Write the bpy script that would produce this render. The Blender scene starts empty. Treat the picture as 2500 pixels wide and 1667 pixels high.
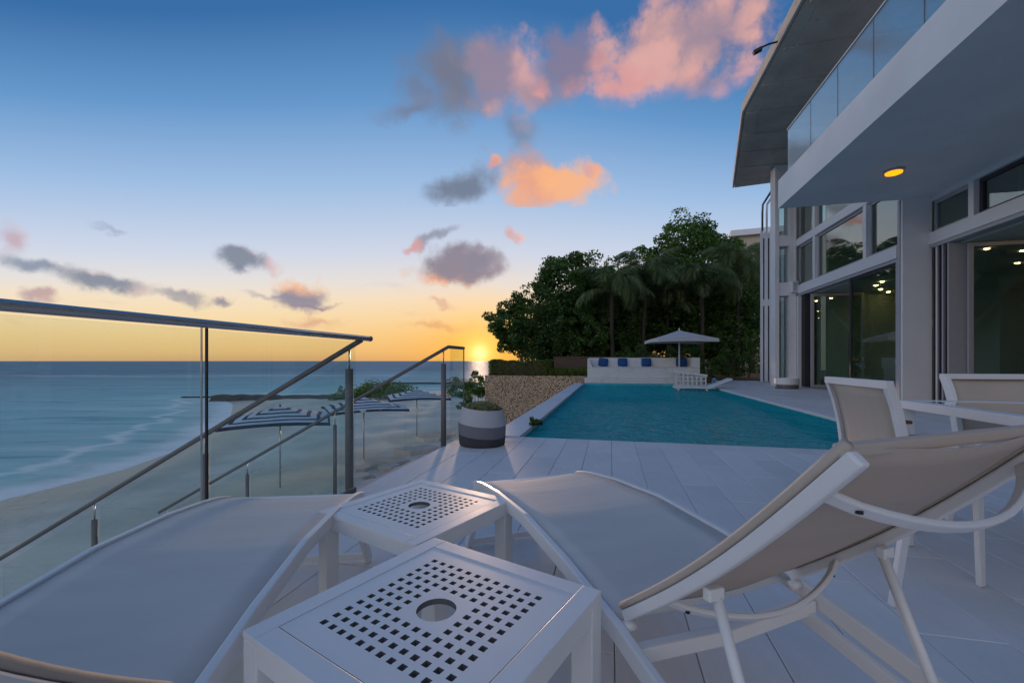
import bpy, math, random
import numpy as np
from mathutils import Vector, Matrix

R = math.radians
rnd = random.Random(7)
sc = bpy.context.scene
col = sc.collection

# ------------------------------------------------------------------ camera
CAM_H = 0.96
cam = bpy.data.cameras.new('camera')
cam.sensor_width = 36.0
cam.lens = 15.0
cam.shift_y = 0.019
cam.clip_start = 0.02
cam.clip_end = 20000
cam_o = bpy.data.objects.new('camera', cam)
col.objects.link(cam_o)
cam_o.location = (0, 0, CAM_H)
cam_o.rotation_euler = (R(90), 0, 0)
sc.camera = cam_o

# ------------------------------------------------------------------ view / render
sc.view_settings.view_transform = 'Standard'
sc.view_settings.look = 'None'
sc.view_settings.exposure = 0.0
sc.view_settings.gamma = 1.0
sc.view_settings.use_curve_mapping = False
sc.render.engine = 'CYCLES'
sc.cycles.use_denoising = True
sc.cycles.max_bounces = 7
sc.cycles.transparent_max_bounces = 24
sc.cycles.caustics_reflective = False
sc.cycles.caustics_refractive = False
sc.cycles.sample_clamp_indirect = 6.0

# ------------------------------------------------------------------ sky (dusk, sun on the horizon)
SUN_AZ = math.atan2(1171 - 1250, 1042)
SUN_EL = R(1.05)
SUN_DIR = Vector((math.sin(SUN_AZ) * math.cos(SUN_EL), math.cos(SUN_AZ) * math.cos(SUN_EL), math.sin(SUN_EL)))


class NT:
    """small helper to write node trees"""
    def __init__(self, tree):
        self.t = tree
        self.n = tree.nodes
        self.l = tree.links

    def add(self, kind, **kw):
        nd = self.n.new(kind)
        for k, v in kw.items():
            setattr(nd, k, v)
        return nd

    def put(self, sock, v):
        if isinstance(v, bpy.types.NodeSocket):
            self.l.new(v, sock)
        else:
            sock.default_value = v

    def math(self, op, a, b=None, c=None, clamp=False):
        nd = self.add('ShaderNodeMath', operation=op, use_clamp=clamp)
        for i, v in enumerate((a, b, c)):
            if v is not None:
                self.put(nd.inputs[i], v)
        return nd.outputs[0]

    def vmath(self, op, a, b=None, out=0):
        nd = self.add('ShaderNodeVectorMath', operation=op)
        self.put(nd.inputs[0], a)
        if b is not None:
            self.put(nd.inputs[1], b)
        return nd.outputs[out]

    def noise(self, vec, scale, detail=4, rough=0.55, out=0, dims='3D', dist=0.0):
        nd = self.add('ShaderNodeTexNoise', noise_dimensions=dims)
        if vec is not None:
            self.l.new(vec, nd.inputs['Vector'])
        nd.inputs['Scale'].default_value = scale
        nd.inputs['Detail'].default_value = detail
        nd.inputs['Roughness'].default_value = rough
        nd.inputs['Distortion'].default_value = dist
        return nd.outputs[out]

    def ramp(self, fac, stops, interp='LINEAR'):
        nd = self.add('ShaderNodeValToRGB')
        cr = nd.color_ramp
        cr.interpolation = interp
        while len(cr.elements) < len(stops):
            cr.elements.new(0.5)
        for e, (p, c) in zip(cr.elements, stops):
            e.position = p
            e.color = (c[0], c[1], c[2], 1) if not isinstance(c, (int, float)) else (c, c, c, 1)
        self.put(nd.inputs[0], fac)
        return nd.outputs[0]

    def mix(self, fac, a, b, mode='MIX'):
        nd = self.add('ShaderNodeMix', data_type='RGBA', blend_type=mode)
        self.put(nd.inputs[0], fac)
        for s, v in ((nd.inputs[6], a), (nd.inputs[7], b)):
            if isinstance(v, tuple):
                v = (v[0], v[1], v[2], 1)
            self.put(s, v)
        return nd.outputs[2]

    def smooth(self, v, lo, hi, a=0.0, b=1.0):
        nd = self.add('ShaderNodeMapRange', interpolation_type='SMOOTHSTEP')
        self.put(nd.inputs[0], v)
        self.put(nd.inputs[1], lo)
        self.put(nd.inputs[2], hi)
        nd.inputs[3].default_value = a
        nd.inputs[4].default_value = b
        return nd.outputs[0]


def lin(r, g, b):
    f = lambda c: (c / 255 / 12.92) if c <= 10 else ((c / 255 + 0.055) / 1.055) ** 2.4
    return (f(r), f(g), f(b))


world = bpy.data.worlds.new('World')
sc.world = world
world.use_nodes = True
N = NT(world.node_tree)
N.n.clear()
tc = N.add('ShaderNodeTexCoord')
dirv = N.vmath('NORMALIZE', tc.outputs['Generated'])
sep = N.add('ShaderNodeSeparateXYZ')
N.l.new(dirv, sep.inputs[0])
az = N.math('ARCTAN2', sep.outputs[0], sep.outputs[1])
el = N.math('ARCSINE', N.math('MINIMUM', N.math('MAXIMUM', sep.outputs[2], -1.0), 1.0))
# the sky deepens sooner away from the sun
daz = N.math('ABSOLUTE', N.math('SUBTRACT', az, SUN_AZ))
dk = N.math('MINIMUM', N.math('DIVIDE', daz, 0.87), 1.0)
el_eff = N.math('MULTIPLY', el, N.math('MULTIPLY_ADD', N.math('MULTIPLY', dk, dk), 0.48, 1.0))
elp = N.math('DIVIDE', N.math('MAXIMUM', el_eff, 0.0), math.pi / 2)
d90 = lambda d: d / 90.0
warm = N.ramp(elp, [
    (0.0, lin(218, 172, 122)), (d90(1.2), lin(240, 196, 132)), (d90(3.4), lin(250, 214, 152)),
    (d90(5.8), lin(252, 226, 180)), (d90(8.2), lin(249, 231, 204)), (d90(10.3), lin(234, 230, 227)), (d90(14), lin(210, 220, 238)),
    (d90(22), lin(162, 194, 232)), (d90(31), lin(104, 155, 208)), (d90(40), lin(58, 112, 170)), (d90(65), lin(52, 103, 162)),
    (1.0, lin(50, 102, 160))])
cool = N.ramp(elp, [  # unseen sky behind the camera, brightened to fill the foreground
    (0.0, lin(208, 200, 206)), (d90(8), lin(238, 228, 228)), (d90(30), lin(236, 232, 238)),
    (d90(46), lin(208, 216, 234)), (d90(62), lin(140, 174, 218)), (d90(78), lin(74, 122, 178)), (1.0, lin(50, 102, 160))])
sky_c = N.mix(N.smooth(daz, 0.85, 2.0), warm, cool)
# yellow-green dimming away from the sun near the horizon
edge = N.math('MULTIPLY', N.smooth(daz, 0.45, 1.0), N.smooth(el, 0.10, 0.02))
sky_c = N.mix(N.math('MULTIPLY', edge, 0.4), sky_c, lin(222, 196, 150))
# glow round the sun
sd = N.vmath('DOT_PRODUCT', dirv, tuple(SUN_DIR), out=1)
ang = N.math('ARCCOSINE', N.math('MINIMUM', sd, 1.0))
dxs = N.math('MULTIPLY', N.math('SUBTRACT', az, SUN_AZ), 1.0)
dys = N.math('MULTIPLY', N.math('SUBTRACT', el, SUN_EL), 2.6)
flat = N.math('SQRT', N.math('ADD', N.math('MULTIPLY', dxs, dxs), N.math('MULTIPLY', dys, dys)))
g1 = N.math('POWER', 2.718, N.math('MULTIPLY', flat, -6.5))
sky_c = N.mix(N.math('MULTIPLY', g1, 0.92), sky_c, lin(255, 170, 34))
g2 = N.math('POWER', 2.718, N.math('MULTIPLY', ang, -17.0))
sky_c = N.mix(N.math('MULTIPLY', g2, 0.95), sky_c, (1.15, 0.66, 0.06))

# clouds, placed by direction
wv = N.add('ShaderNodeCombineXYZ')
N.l.new(az, wv.inputs[0])
N.l.new(el, wv.inputs[1])
n_big = N.noise(dirv, 7.0, 3, 0.6)
n_mid = N.noise(dirv, 15.0, 6, 0.68)
vor = N.add('ShaderNodeTexVoronoi', feature='F1')
N.l.new(N.vmath('ADD', dirv, N.vmath('MULTIPLY', N.noise(dirv, 22.0, 3, 0.6, out=1), (0.05, 0.05, 0.05))), vor.inputs['Vector'])
vor.inputs['Scale'].default_value = 17.0
n_puff = N.math('SUBTRACT', 0.5, vor.outputs['Distance'])
n_colv = N.noise(dirv, 9.0, 2, 0.55, out=1)
warpv = N.vmath('SCALE', N.vmath('SUBTRACT', n_colv, (0.5, 0.5, 0.5)))
warpv.node.inputs[3].default_value = 0.075
n_fine = N.vmath('SCALE', N.vmath('SUBTRACT', N.noise(dirv, 36.0, 3, 0.62, out=1), (0.5, 0.5, 0.5)))
n_fine.node.inputs[3].default_value = 0.026
wcoord = N.vmath('ADD', N.vmath('ADD', wv.outputs[0], warpv), n_fine)

GREY = lin(136, 138, 156)
MAUVE = lin(150, 136, 158)
DARK = lin(118, 122, 142)
PINK = lin(224, 172, 168)
ORANGE = lin(255, 178, 132)
ROSE = lin(222, 160, 158)


def cloud(sky, px, py, rx, ry, lit, shade, tilt=0.0, soft=0.55, alpha=0.95, lx=0.6, ly=0.4, bias=0.0):
    a0 = math.atan2(px - 1250, 1042)
    ca = math.cos(a0)
    e0 = math.atan((881 - py) / 1042 * ca)
    ra = rx / 1042 * ca * ca * 1.25
    re_ = ry / 1042 * ca * math.cos(e0) ** 2 * 1.25
    mp = N.add('ShaderNodeMapping', vector_type='TEXTURE')
    N.l.new(wcoord, mp.inputs[0])
    mp.inputs[1].default_value = (a0, e0, 0)
    mp.inputs[2].default_value = (0, 0, tilt)
    mp.inputs[3].default_value = (ra, re_, 1)
    ln = N.vmath('LENGTH', mp.outputs[0], out=1)
    dens = N.math('SUBTRACT', N.math('MULTIPLY_ADD', n_puff, 0.60, N.math('MULTIPLY_ADD', n_mid, 0.95, 0.55)), ln)
    al = N.smooth(dens, -0.06, soft * 1.2, 0.0, alpha)
    gr = N.vmath('DOT_PRODUCT', mp.outputs[0], (lx, ly, 0), out=1)
    core = N.math('MULTIPLY', N.smooth(dens, 0.25, 1.0), -0.35)       # thick middles stay grey, thin rims catch the light
    f = N.smooth(N.math('ADD', N.math('ADD', N.math('MULTIPLY_ADD', n_puff, 1.3, N.math('MULTIPLY_ADD', n_mid, 0.9, -0.48 + bias)), core), N.math('MULTIPLY_ADD', n_big, 0.9, N.math('ADD', gr, -0.45))), -0.40, 0.62)
    return N.mix(al, sky, N.mix(f, shade, lit))


# thin scattered band clouds everywhere, low
st = N.add('ShaderNodeMapping', vector_type='POINT')
N.l.new(wcoord, st.inputs[0])
st.inputs[3].default_value = (1.0, 4.2, 1)
band = N.noise(st.outputs[0], 5.5, 4, 0.6)
bm_ = N.math('MULTIPLY', N.smooth(band, 0.56, 0.74), N.smooth(el, 0.38, 0.10))
sky_c = N.mix(N.math('MULTIPLY', bm_, 0.32), sky_c, N.mix(N.smooth(el, 0.02, 0.16), lin(246, 176, 120), lin(205, 196, 205)))

C = [
    # px, py, rx, ry, lit, shade, kwargs
    (1655, 95, 195, 112, lin(236, 178, 166), lin(164, 142, 158), dict(soft=0.42, lx=-0.3, ly=-0.25, bias=0.32)),
    (1560, 170, 100, 62, PINK, ROSE, dict(soft=0.5, bias=0.3)),
    (1720, 190, 90, 45, ROSE, MAUVE, dict(soft=0.7, alpha=0.7, bias=0.2)),
    (1590, 235, 190, 32, lin(196, 170, 196), lin(150, 152, 192), dict(soft=1.0, alpha=0.5)),
    (1110, 200, 118, 112, GREY, DARK, dict(soft=0.8, alpha=0.95, lx=0.6, ly=0.1, bias=-0.2)),
    (1225, 190, 82, 104, PINK, MAUVE, dict(soft=0.5, alpha=0.92, lx=0.9, ly=-0.1, bias=-0.02)),
    (1330, 225, 110, 45, ROSE, MAUVE, dict(soft=0.9, alpha=0.75)),
    (1392, 150, 78, 92, ROSE, lin(134, 126, 154), dict(soft=0.5, alpha=0.95, lx=0.3, ly=-0.6, bias=-0.1)),
    (1010, 262, 95, 24, GREY, DARK, dict(tilt=0.22, soft=1.0, alpha=0.7)),
    (1268, 320, 40, 75, GREY, DARK, dict(tilt=0.3, soft=1.1, alpha=0.65)),
    (1128, 455, 108, 44, GREY, lin(112, 122, 142), dict(tilt=0.3, soft=0.7, alpha=0.9)),
    (1208, 400, 24, 16, ORANGE, ROSE, dict(soft=0.6)),
    (1290, 420, 72, 55, ORANGE, lin(190, 160, 168), dict(soft=0.5, lx=0.5, ly=-0.7)),
    (1335, 452, 108, 60, lin(255, 186, 136), lin(236, 168, 140), dict(soft=0.42, bias=0.4)),
    (1448, 414, 15, 20, ORANGE, PINK, dict(soft=0.6)),
    (1252, 568, 24, 17, lin(250, 196, 180), PINK, dict(soft=0.7, alpha=0.85)),
    (1050, 585, 58, 15, GREY, lin(140, 144, 164), dict(tilt=0.42, soft=0.7, alpha=0.8)),
    (1000, 604, 22, 12, ROSE, ROSE, dict(tilt=0.3, soft=0.7, alpha=0.75)),
    (1112, 658, 104, 44, lin(244, 172, 128), lin(140, 132, 148), dict(tilt=0.12, soft=0.5, lx=-0.7, ly=-0.7, bias=-0.3)),
    (1178, 635, 34, 24, lin(170, 160, 172), lin(140, 136, 154), dict(soft=0.6)),
    (590, 624, 84, 29, lin(222, 180, 178), lin(132, 140, 158), dict(soft=0.55, lx=0.9, ly=0.2, bias=-0.35)),
    (730, 718, 62, 38, lin(248, 190, 150), lin(150, 142, 158), dict(soft=0.5, lx=0.2, ly=0.9, bias=-0.05)),
    (690, 722, 80, 8, GREY, lin(150, 152, 168), dict(soft=0.8, alpha=0.7)),
    (775, 745, 50, 7, GREY, MAUVE, dict(soft=0.8, alpha=0.8)),
    (255, 690, 135, 25, lin(214, 186, 184), lin(136, 144, 160), dict(tilt=-0.06, soft=0.6, lx=0.5, ly=0.3, bias=-0.3)),
    (80, 642, 110, 20, GREY, lin(130, 144, 168), dict(tilt=-0.12, soft=0.7, alpha=0.85)),
    (5, 575, 62, 40, lin(240, 186, 176), lin(200, 170, 180), dict(soft=0.7, alpha=0.8)),
    (85, 724, 56, 18, lin(226, 172, 160), lin(190, 160, 164), dict(soft=0.6, alpha=0.85)),
    (450, 733, 52, 14, GREY, lin(160, 160, 170), dict(tilt=-0.1, soft=0.7, alpha=0.75)),
    (540, 741, 38, 12, lin(190, 168, 164), GREY, dict(soft=0.7, alpha=0.85)),
    (250, 547, 32, 6, GREY, lin(150, 164, 190), dict(soft=0.9, alpha=0.55)),
    (770, 785, 60, 12, lin(244, 176, 140), lin(214, 160, 140), dict(soft=0.8, alpha=0.6)),
    (1060, 792, 90, 12, lin(244, 170, 110), lin(214, 150, 110), dict(soft=0.9, alpha=0.55)),
    (1085, 745, 30, 7, lin(240, 180, 150), lin(220, 170, 150), dict(soft=0.8, alpha=0.6)),
]
g3 = N.math('POWER', 2.718, N.math('MULTIPLY', ang, -62.0))
sky_c = N.mix(N.math('MULTIPLY', g3, 1.15, clamp=True), sky_c, (1.9, 1.5, 0.55))        # the sun itself, flaring softly
sky_plain = sky_c


def sky_group(sel):
    """background with only the clouds of one part of the sky, so that each direction works out few of them"""
    c_ = sky_plain
    for px, py, rx, ry, lit, shade, kw in C:
        if sel(px, py):
            c_ = cloud(c_, px, py, rx, ry, lit, shade, **kw)
    b_ = N.add('ShaderNodeBackground')
    N.l.new(c_, b_.inputs[0])
    return b_.outputs[0]


def sky_pick(fac, a, b):
    nd = N.add('ShaderNodeMixShader')
    N.l.new(fac, nd.inputs[0]); N.l.new(a, nd.inputs[1]); N.l.new(b, nd.inputs[2])
    return nd.outputs[0]


# physical sky mixed in
nis = N.add('ShaderNodeTexSky', sky_type='NISHITA')
nis.sun_disc = False
nis.sun_elevation = R(2.5)
nis.sun_rotation = SUN_AZ
nis.air_density = 1.3
nis.dust_density = 1.5
bg1 = N.add('ShaderNodeBackground')
N.l.new(nis.outputs[0], bg1.inputs[0])
bg1.inputs[1].default_value = 0.05
high = sky_group(lambda px, py: py < 505)
low_l = sky_group(lambda px, py: py >= 505 and px < 880)
low_r = sky_group(lambda px, py: py >= 505 and px >= 880)
bg3 = N.add('ShaderNodeBackground')
N.l.new(sky_plain, bg3.inputs[0])
slope = N.math('DIVIDE', sep.outputs[2], N.math('MAXIMUM', sep.outputs[1], 0.05))
near = N.math('MULTIPLY', N.math('MULTIPLY', N.math('LESS_THAN', slope, 1.0), N.math('GREATER_THAN', slope, 0.0)), N.math('LESS_THAN', daz, 1.12))
low = sky_pick(N.math('GREATER_THAN', az, math.atan2(880 - 1250, 1042)), low_l, low_r)
cloudy = sky_pick(N.math('GREATER_THAN', slope, (881 - 505) / 1042), low, high)
skyout = sky_pick(near, bg3.outputs[0], cloudy)
mxs = N.add('ShaderNodeMixShader')
mxs.inputs[0].default_value = 0.95
N.l.new(bg1.outputs[0], mxs.inputs[1])
N.l.new(skyout, mxs.inputs[2])
wo = N.add('ShaderNodeOutputWorld')
N.l.new(mxs.outputs[0], wo.inputs[0])
world.cycles.sampling_method = 'MANUAL'
world.cycles.sample_map_resolution = 1024

sun = bpy.data.lights.new('sun', 'SUN')
sun.energy = 1.4
sun.angle = R(2.0)
sun.color = (1.0, 0.64, 0.40)
sun_o = bpy.data.objects.new('sun', sun)
col.objects.link(sun_o)
lamp_dir = Vector((math.sin(SUN_AZ) * math.cos(R(2.5)), math.cos(SUN_AZ) * math.cos(R(2.5)), math.sin(R(2.5))))
sun_o.rotation_euler = lamp_dir.to_track_quat('Z', 'Y').to_euler()
sun_o.location = (0, 0, 30)

# ------------------------------------------------------------------ site frame (pool, terrace and house share it)
SITE_O = Vector((0.08, 5.41, 0.0))
SITE_R = R(-13.0)
U = Vector((math.cos(SITE_R), math.sin(SITE_R), 0))
V = Vector((-math.sin(SITE_R), math.cos(SITE_R), 0))


def site(a, b, z=0.0):
    return SITE_O + U * a + V * b + Vector((0, 0, z))


# ------------------------------------------------------------------ materials
MAT = {}


def new_mat(name):
    m = bpy.data.materials.new(name)
    m.use_nodes = True
    t = NT(m.node_tree)
    t.n.clear()
    out = t.add('ShaderNodeOutputMaterial')
    MAT[name] = m
    return m, t, out


def principled(t, out, base, rough=0.5, metal=0.0, spec=0.5, normal=None):
    p = t.add('ShaderNodeBsdfPrincipled')
    if isinstance(base, tuple):
        base = (base[0], base[1], base[2], 1)
    t.put(p.inputs['Base Color'], base)
    t.put(p.inputs['Roughness'], rough)
    p.inputs['Metallic'].default_value = metal
    p.inputs['Specular IOR Level'].default_value = spec
    if normal is not None:
        t.l.new(normal, p.inputs['Normal'])
    t.l.new(p.outputs[0], out.inputs[0])
    return p


def bump(t, h, strength=0.3, dist=0.02):
    b = t.add('ShaderNodeBump')
    b.inputs['Strength'].default_value = strength
    b.inputs['Distance'].default_value = dist
    t.l.new(h, b.inputs['Height'])
    return b.outputs[0]


def simple(name, base, rough=0.5, metal=0.0, var=0.12, scale=8.0, bstr=0.12, bscale=60.0, bdist=0.004, spec=0.5, objvar=0.0):
    """a plain material with faint unevenness of tone, gloss and surface"""
    m, t, out = new_mat(name)
    tcn = t.add('ShaderNodeTexCoord')
    o = tcn.outputs['Object']
    n = t.noise(o, scale, 5, 0.6)
    f = t.math('MULTIPLY_ADD', n, 2 * var, 1 - var)
    if objvar:
        oi = t.add('ShaderNodeObjectInfo')
        f = t.math('MULTIPLY', f, t.math('MULTIPLY_ADD', oi.outputs['Random'], 2 * objvar, 1 - objvar))
    sc_ = t.vmath('SCALE', (base[0], base[1], base[2]))
    t.l.new(f, sc_.node.inputs[3])
    rg = t.math('MULTIPLY_ADD', t.noise(o, scale * 2.3, 3), 0.25, rough - 0.12, clamp=True)
    nb = bump(t, t.noise(o, bscale, 4), bstr, bdist) if bstr else None
    p = principled(t, out, (0, 0, 0), rg, metal, spec, nb)
    t.l.new(sc_, p.inputs['Base Color'])
    return m


simple('white_metal', (0.74, 0.745, 0.75), 0.40, var=0.075, scale=5, bstr=0.06, bscale=220, bdist=0.001)
simple('white_plaster', (0.83, 0.83, 0.845), 0.75, var=0.14, scale=0.8, bstr=0.25, bscale=70, bdist=0.003)
simple('pale_grey_frame', (0.42, 0.42, 0.45), 0.4, var=0.05)
simple('white_frame', (0.76, 0.76, 0.78), 0.45, var=0.05, scale=2)
simple('dark_frame', (0.045, 0.047, 0.055), 0.4, var=0.1)
simple('rim_shade', (0.10, 0.10, 0.11), 0.6)
simple('black', (0.012, 0.012, 0.013), 0.5)
simple('steel', (0.52, 0.50, 0.49), 0.26, metal=0.9, var=0.03, scale=3, bstr=0)
simple('dark_steel', (0.15, 0.145, 0.14), 0.55, metal=0.25, var=0.08, scale=10, bstr=0.05)
simple('wood', (0.16, 0.065, 0.03), 0.4, var=0.3, scale=20)
simple('interior_wall', (0.46, 0.52, 0.46), 0.8, var=0.06, scale=1)
simple('interior_floor', (0.30, 0.30, 0.30), 0.35, var=0.08)
simple('interior_dark', (0.20, 0.25, 0.23), 0.7, var=0.1)
simple('pot_light', (0.46, 0.47, 0.50), 0.8, var=0.06, bstr=0.3, bscale=180)
simple('pot_mid', (0.17, 0.17, 0.20), 0.8, var=0.06, bstr=0.3, bscale=180)
simple('pot_dark', (0.05, 0.046, 0.052), 0.8, var=0.06, bstr=0.3, bscale=180)
simple('blue_cloth', (0.01, 0.07, 0.22), 0.85, var=0.15, scale=20, bstr=0.3, bscale=240)
simple('parasol_cloth', (0.62, 0.60, 0.60), 0.85, var=0.05, scale=3, bstr=0.2, bscale=40, bdist=0.01)
simple('bark', (0.11, 0.085, 0.06), 0.9, var=0.35, scale=9, bstr=0.8, bscale=26, bdist=0.03)
simple('palm_bark', (0.055, 0.048, 0.034), 0.9, var=0.35, scale=14, bstr=0.9, bscale=18, bdist=0.04)
simple('soil', (0.10, 0.075, 0.05), 0.95, var=0.4, scale=2.0, bstr=0.8, bscale=14, bdist=0.05)
simple('brown_wall', (0.12, 0.085, 0.06), 0.9, var=0.25, scale=3, bstr=0.5, bscale=30)
simple('cream_plaster', (0.55, 0.48, 0.38), 0.85, var=0.08, scale=0.6)
simple('rock', (0.075, 0.07, 0.062), 0.9, var=0.45, scale=1.6, bstr=0.9, bscale=5, bdist=0.15)
simple('step_stone', (0.52, 0.47, 0.42), 0.85, var=0.22, scale=4, bstr=0.5, bscale=24, bdist=0.01, objvar=0.12)
simple('grout', (0.42, 0.42, 0.43), 0.9)
simple('moss', (0.20, 0.20, 0.05), 0.9, var=0.4, scale=30, bstr=0.8, bscale=60, bdist=0.02)
simple('ball_blue', (0.12, 0.35, 0.62), 0.2, var=0.2)

# terrace tile: pale lilac-grey porcelain, each tile a little different
m, t, out = new_mat('tile')
tcn = t.add('ShaderNodeTexCoord')
geo = t.add('ShaderNodeNewGeometry')
oi = t.add('ShaderNodeObjectInfo')
pos = geo.outputs['Position']
n1 = t.noise(pos, 2.2, 6, 0.62)
n2 = t.noise(pos, 0.55, 4, 0.5)
mp = t.add('ShaderNodeMapping')
t.l.new(pos, mp.inputs[0])
mp.inputs['Rotation'].default_value = (0, 0, R(13))
mp.inputs['Scale'].default_value = (14, 1.6, 1)
grain = t.noise(mp.outputs[0], 1.6, 6, 0.65)
f = t.math('MULTIPLY_ADD', n1, 0.16, 0.84)
f = t.math('MULTIPLY', f, t.math('MULTIPLY_ADD', grain, 0.18, 0.91))
f = t.math('MULTIPLY', f, t.math('MULTIPLY_ADD', oi.outputs['Random'], 0.11, 0.945))
stn = t.smooth(t.noise(pos, 3.7, 7, 0.7), 0.60, 0.78)
f = t.math('MULTIPLY', f, t.math('MULTIPLY_ADD', stn, -0.10, 1.0))
f = t.math('MULTIPLY', f, t.math('MULTIPLY_ADD', n2, 0.3, 0.85))
s_ = t.vmath('SCALE', (0.79, 0.765, 0.76))
t.l.new(f, s_.node.inputs[3])
rg = t.math('MULTIPLY_ADD', n1, 0.3, 0.42)
p = principled(t, out, (0, 0, 0), rg, 0, 0.25, bump(t, t.noise(pos, 70, 4), 0.15, 0.003))
t.l.new(s_, p.inputs['Base Color'])

# coping stone
simple('coping', (0.72, 0.70, 0.71), 0.6, var=0.1, scale=3, bstr=0.2, bscale=60, objvar=0.05)

# sling mesh cloth; the seat copy is paler, brighter light put into its colour
for sl_name, sl_col in (('sling', (0.64, 0.57, 0.49)), ('seat_sling', (0.80, 0.785, 0.75))):
    m, t, out = new_mat(sl_name)
    tcn = t.add('ShaderNodeTexCoord')
    o = tcn.outputs['Object']
    w1 = t.add('ShaderNodeTexWave', wave_type='BANDS', bands_direction='X')
    t.l.new(o, w1.inputs[0]); w1.inputs['Scale'].default_value = 190
    w2 = t.add('ShaderNodeTexWave', wave_type='BANDS', bands_direction='Y')
    t.l.new(o, w2.inputs[0]); w2.inputs['Scale'].default_value = 190
    weave = t.math('MULTIPLY', w1.outputs['Fac'], w2.outputs['Fac'])
    mpx = t.add('ShaderNodeMapping'); t.l.new(o, mpx.inputs[0]); mpx.inputs['Scale'].default_value = (1.2, 7, 1)
    streak = t.noise(mpx.outputs[0], 2.2, 4)
    f = t.math('MULTIPLY_ADD', streak, 0.22, 0.86)
    s_ = t.vmath('SCALE', sl_col); t.l.new(f, s_.node.inputs[3])
    p = t.add('ShaderNodeBsdfPrincipled')
    t.l.new(s_, p.inputs['Base Color']); p.inputs['Roughness'].default_value = 0.7
    wr = t.noise(mpx.outputs[0], 3.5, 4, 0.6)
    nb1 = bump(t, wr, 0.22, 0.012)
    b2 = t.add('ShaderNodeBump'); b2.inputs['Strength'].default_value = 0.25; b2.inputs['Distance'].default_value = 0.0008
    t.l.new(weave, b2.inputs['Height']); t.l.new(nb1, b2.inputs['Normal'])
    t.l.new(b2.outputs[0], p.inputs['Normal'])
    tr = t.add('ShaderNodeBsdfTranslucent'); tr.inputs[0].default_value = (0.58, 0.40, 0.30, 1)
    mx = t.add('ShaderNodeMixShader'); mx.inputs[0].default_value = 0.22
    t.l.new(p.outputs[0], mx.inputs[1]); t.l.new(tr.outputs[0], mx.inputs[2])
    t.l.new(mx.outputs[0], out.inputs[0])


def schlick(t, ior):
    """mirror share of a thin pane, the same from both of its faces"""
    g = t.add('ShaderNodeNewGeometry')
    c = t.math('ABSOLUTE', t.vmath('DOT_PRODUCT', g.outputs['Incoming'], g.outputs['Normal'], out=1))
    f0 = ((ior - 1) / (ior + 1)) ** 2
    return t.math('MULTIPLY_ADD', t.math('POWER', t.math('SUBTRACT', 1.0, c), 5.0), 1 - f0, f0)


def thin_glass(name, tint, ior=1.5, gloss=(1, 1, 1), rough=0.0, boost=1.0, wob=0.0, floor=0.0):
    m, t, out = new_mat(name)
    fac = t.math('MULTIPLY_ADD', schlick(t, ior), boost, floor, clamp=True)
    tr = t.add('ShaderNodeBsdfTransparent'); tr.inputs[0].default_value = (*tint, 1)
    gl = t.add('ShaderNodeBsdfGlossy'); gl.inputs[0].default_value = (*gloss, 1); gl.inputs['Roughness'].default_value = rough
    if wob:
        g = t.add('ShaderNodeNewGeometry')
        t.l.new(bump(t, t.noise(g.outputs['Position'], 0.7, 2), wob, 0.05), gl.inputs['Normal'])
    mx = t.add('ShaderNodeMixShader')
    t.l.new(fac, mx.inputs[0]); t.l.new(tr.outputs[0], mx.inputs[1]); t.l.new(gl.outputs[0], mx.inputs[2])
    t.l.new(mx.outputs[0], out.inputs[0])
    return m


thin_glass('rail_glass', (0.94, 0.972, 0.96), 1.5, boost=0.6)
thin_glass('window_glass', (0.72, 0.82, 0.77), 1.55, boost=1.0, wob=0.10, floor=0.09)
thin_glass('balcony_glass', (0.90, 0.95, 0.97), 1.55, boost=1.0, wob=0.05, floor=0.16)
thin_glass('table_glass', (0.55, 0.60, 0.64), 1.5, boost=1.3)


def water_mat(name, tint, body, scatter, bscales, strength, rough=0.02, bdist=0.02):
    m, t, out = new_mat(name)
    geo = t.add('ShaderNodeNewGeometry')
    hs = None
    for sc_, wgt, stretch in bscales:
        mp = t.add('ShaderNodeMapping'); t.l.new(geo.outputs['Position'], mp.inputs[0])
        mp.inputs['Scale'].default_value = stretch
        n = t.math('MULTIPLY', t.noise(mp.outputs[0], sc_, 4, 0.55, dist=0.6), wgt)
        hs = n if hs is None else t.math('ADD', hs, n)
    nb = bump(t, hs, strength, bdist)
    fr = t.add('ShaderNodeFresnel'); fr.inputs[0].default_value = 1.33; t.l.new(nb, fr.inputs['Normal'])
    tr = t.add('ShaderNodeBsdfTransparent'); tr.inputs[0].default_value = (*tint, 1)
    df = t.add('ShaderNodeBsdfDiffuse'); df.inputs[0].default_value = (*body, 1); t.l.new(nb, df.inputs['Normal'])
    mb_ = t.add('ShaderNodeMixShader'); mb_.inputs[0].default_value = scatter      # light scattered back by the water itself
    t.l.new(tr.outputs[0], mb_.inputs[1]); t.l.new(df.outputs[0], mb_.inputs[2])
    gl = t.add('ShaderNodeBsdfGlossy'); gl.inputs['Roughness'].default_value = rough; t.l.new(nb, gl.inputs['Normal'])
    mx = t.add('ShaderNodeMixShader')
    t.l.new(t.math('MULTIPLY', fr.outputs[0], 0.9), mx.inputs[0]); t.l.new(mb_.outputs[0], mx.inputs[1]); t.l.new(gl.outputs[0], mx.inputs[2])
    t.l.new(mx.outputs[0], out.inputs[0])
    return m


water_mat('pool_water', (0.35, 0.92, 0.97), (0.0, 0.80, 0.86), 0.52, [(1.5, 1.0, (1, 1, 1)), (4.2, 0.7, (1, 1, 1)), (11.0, 0.3, (1, 1, 1))], 1.0, bdist=0.42)

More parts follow.
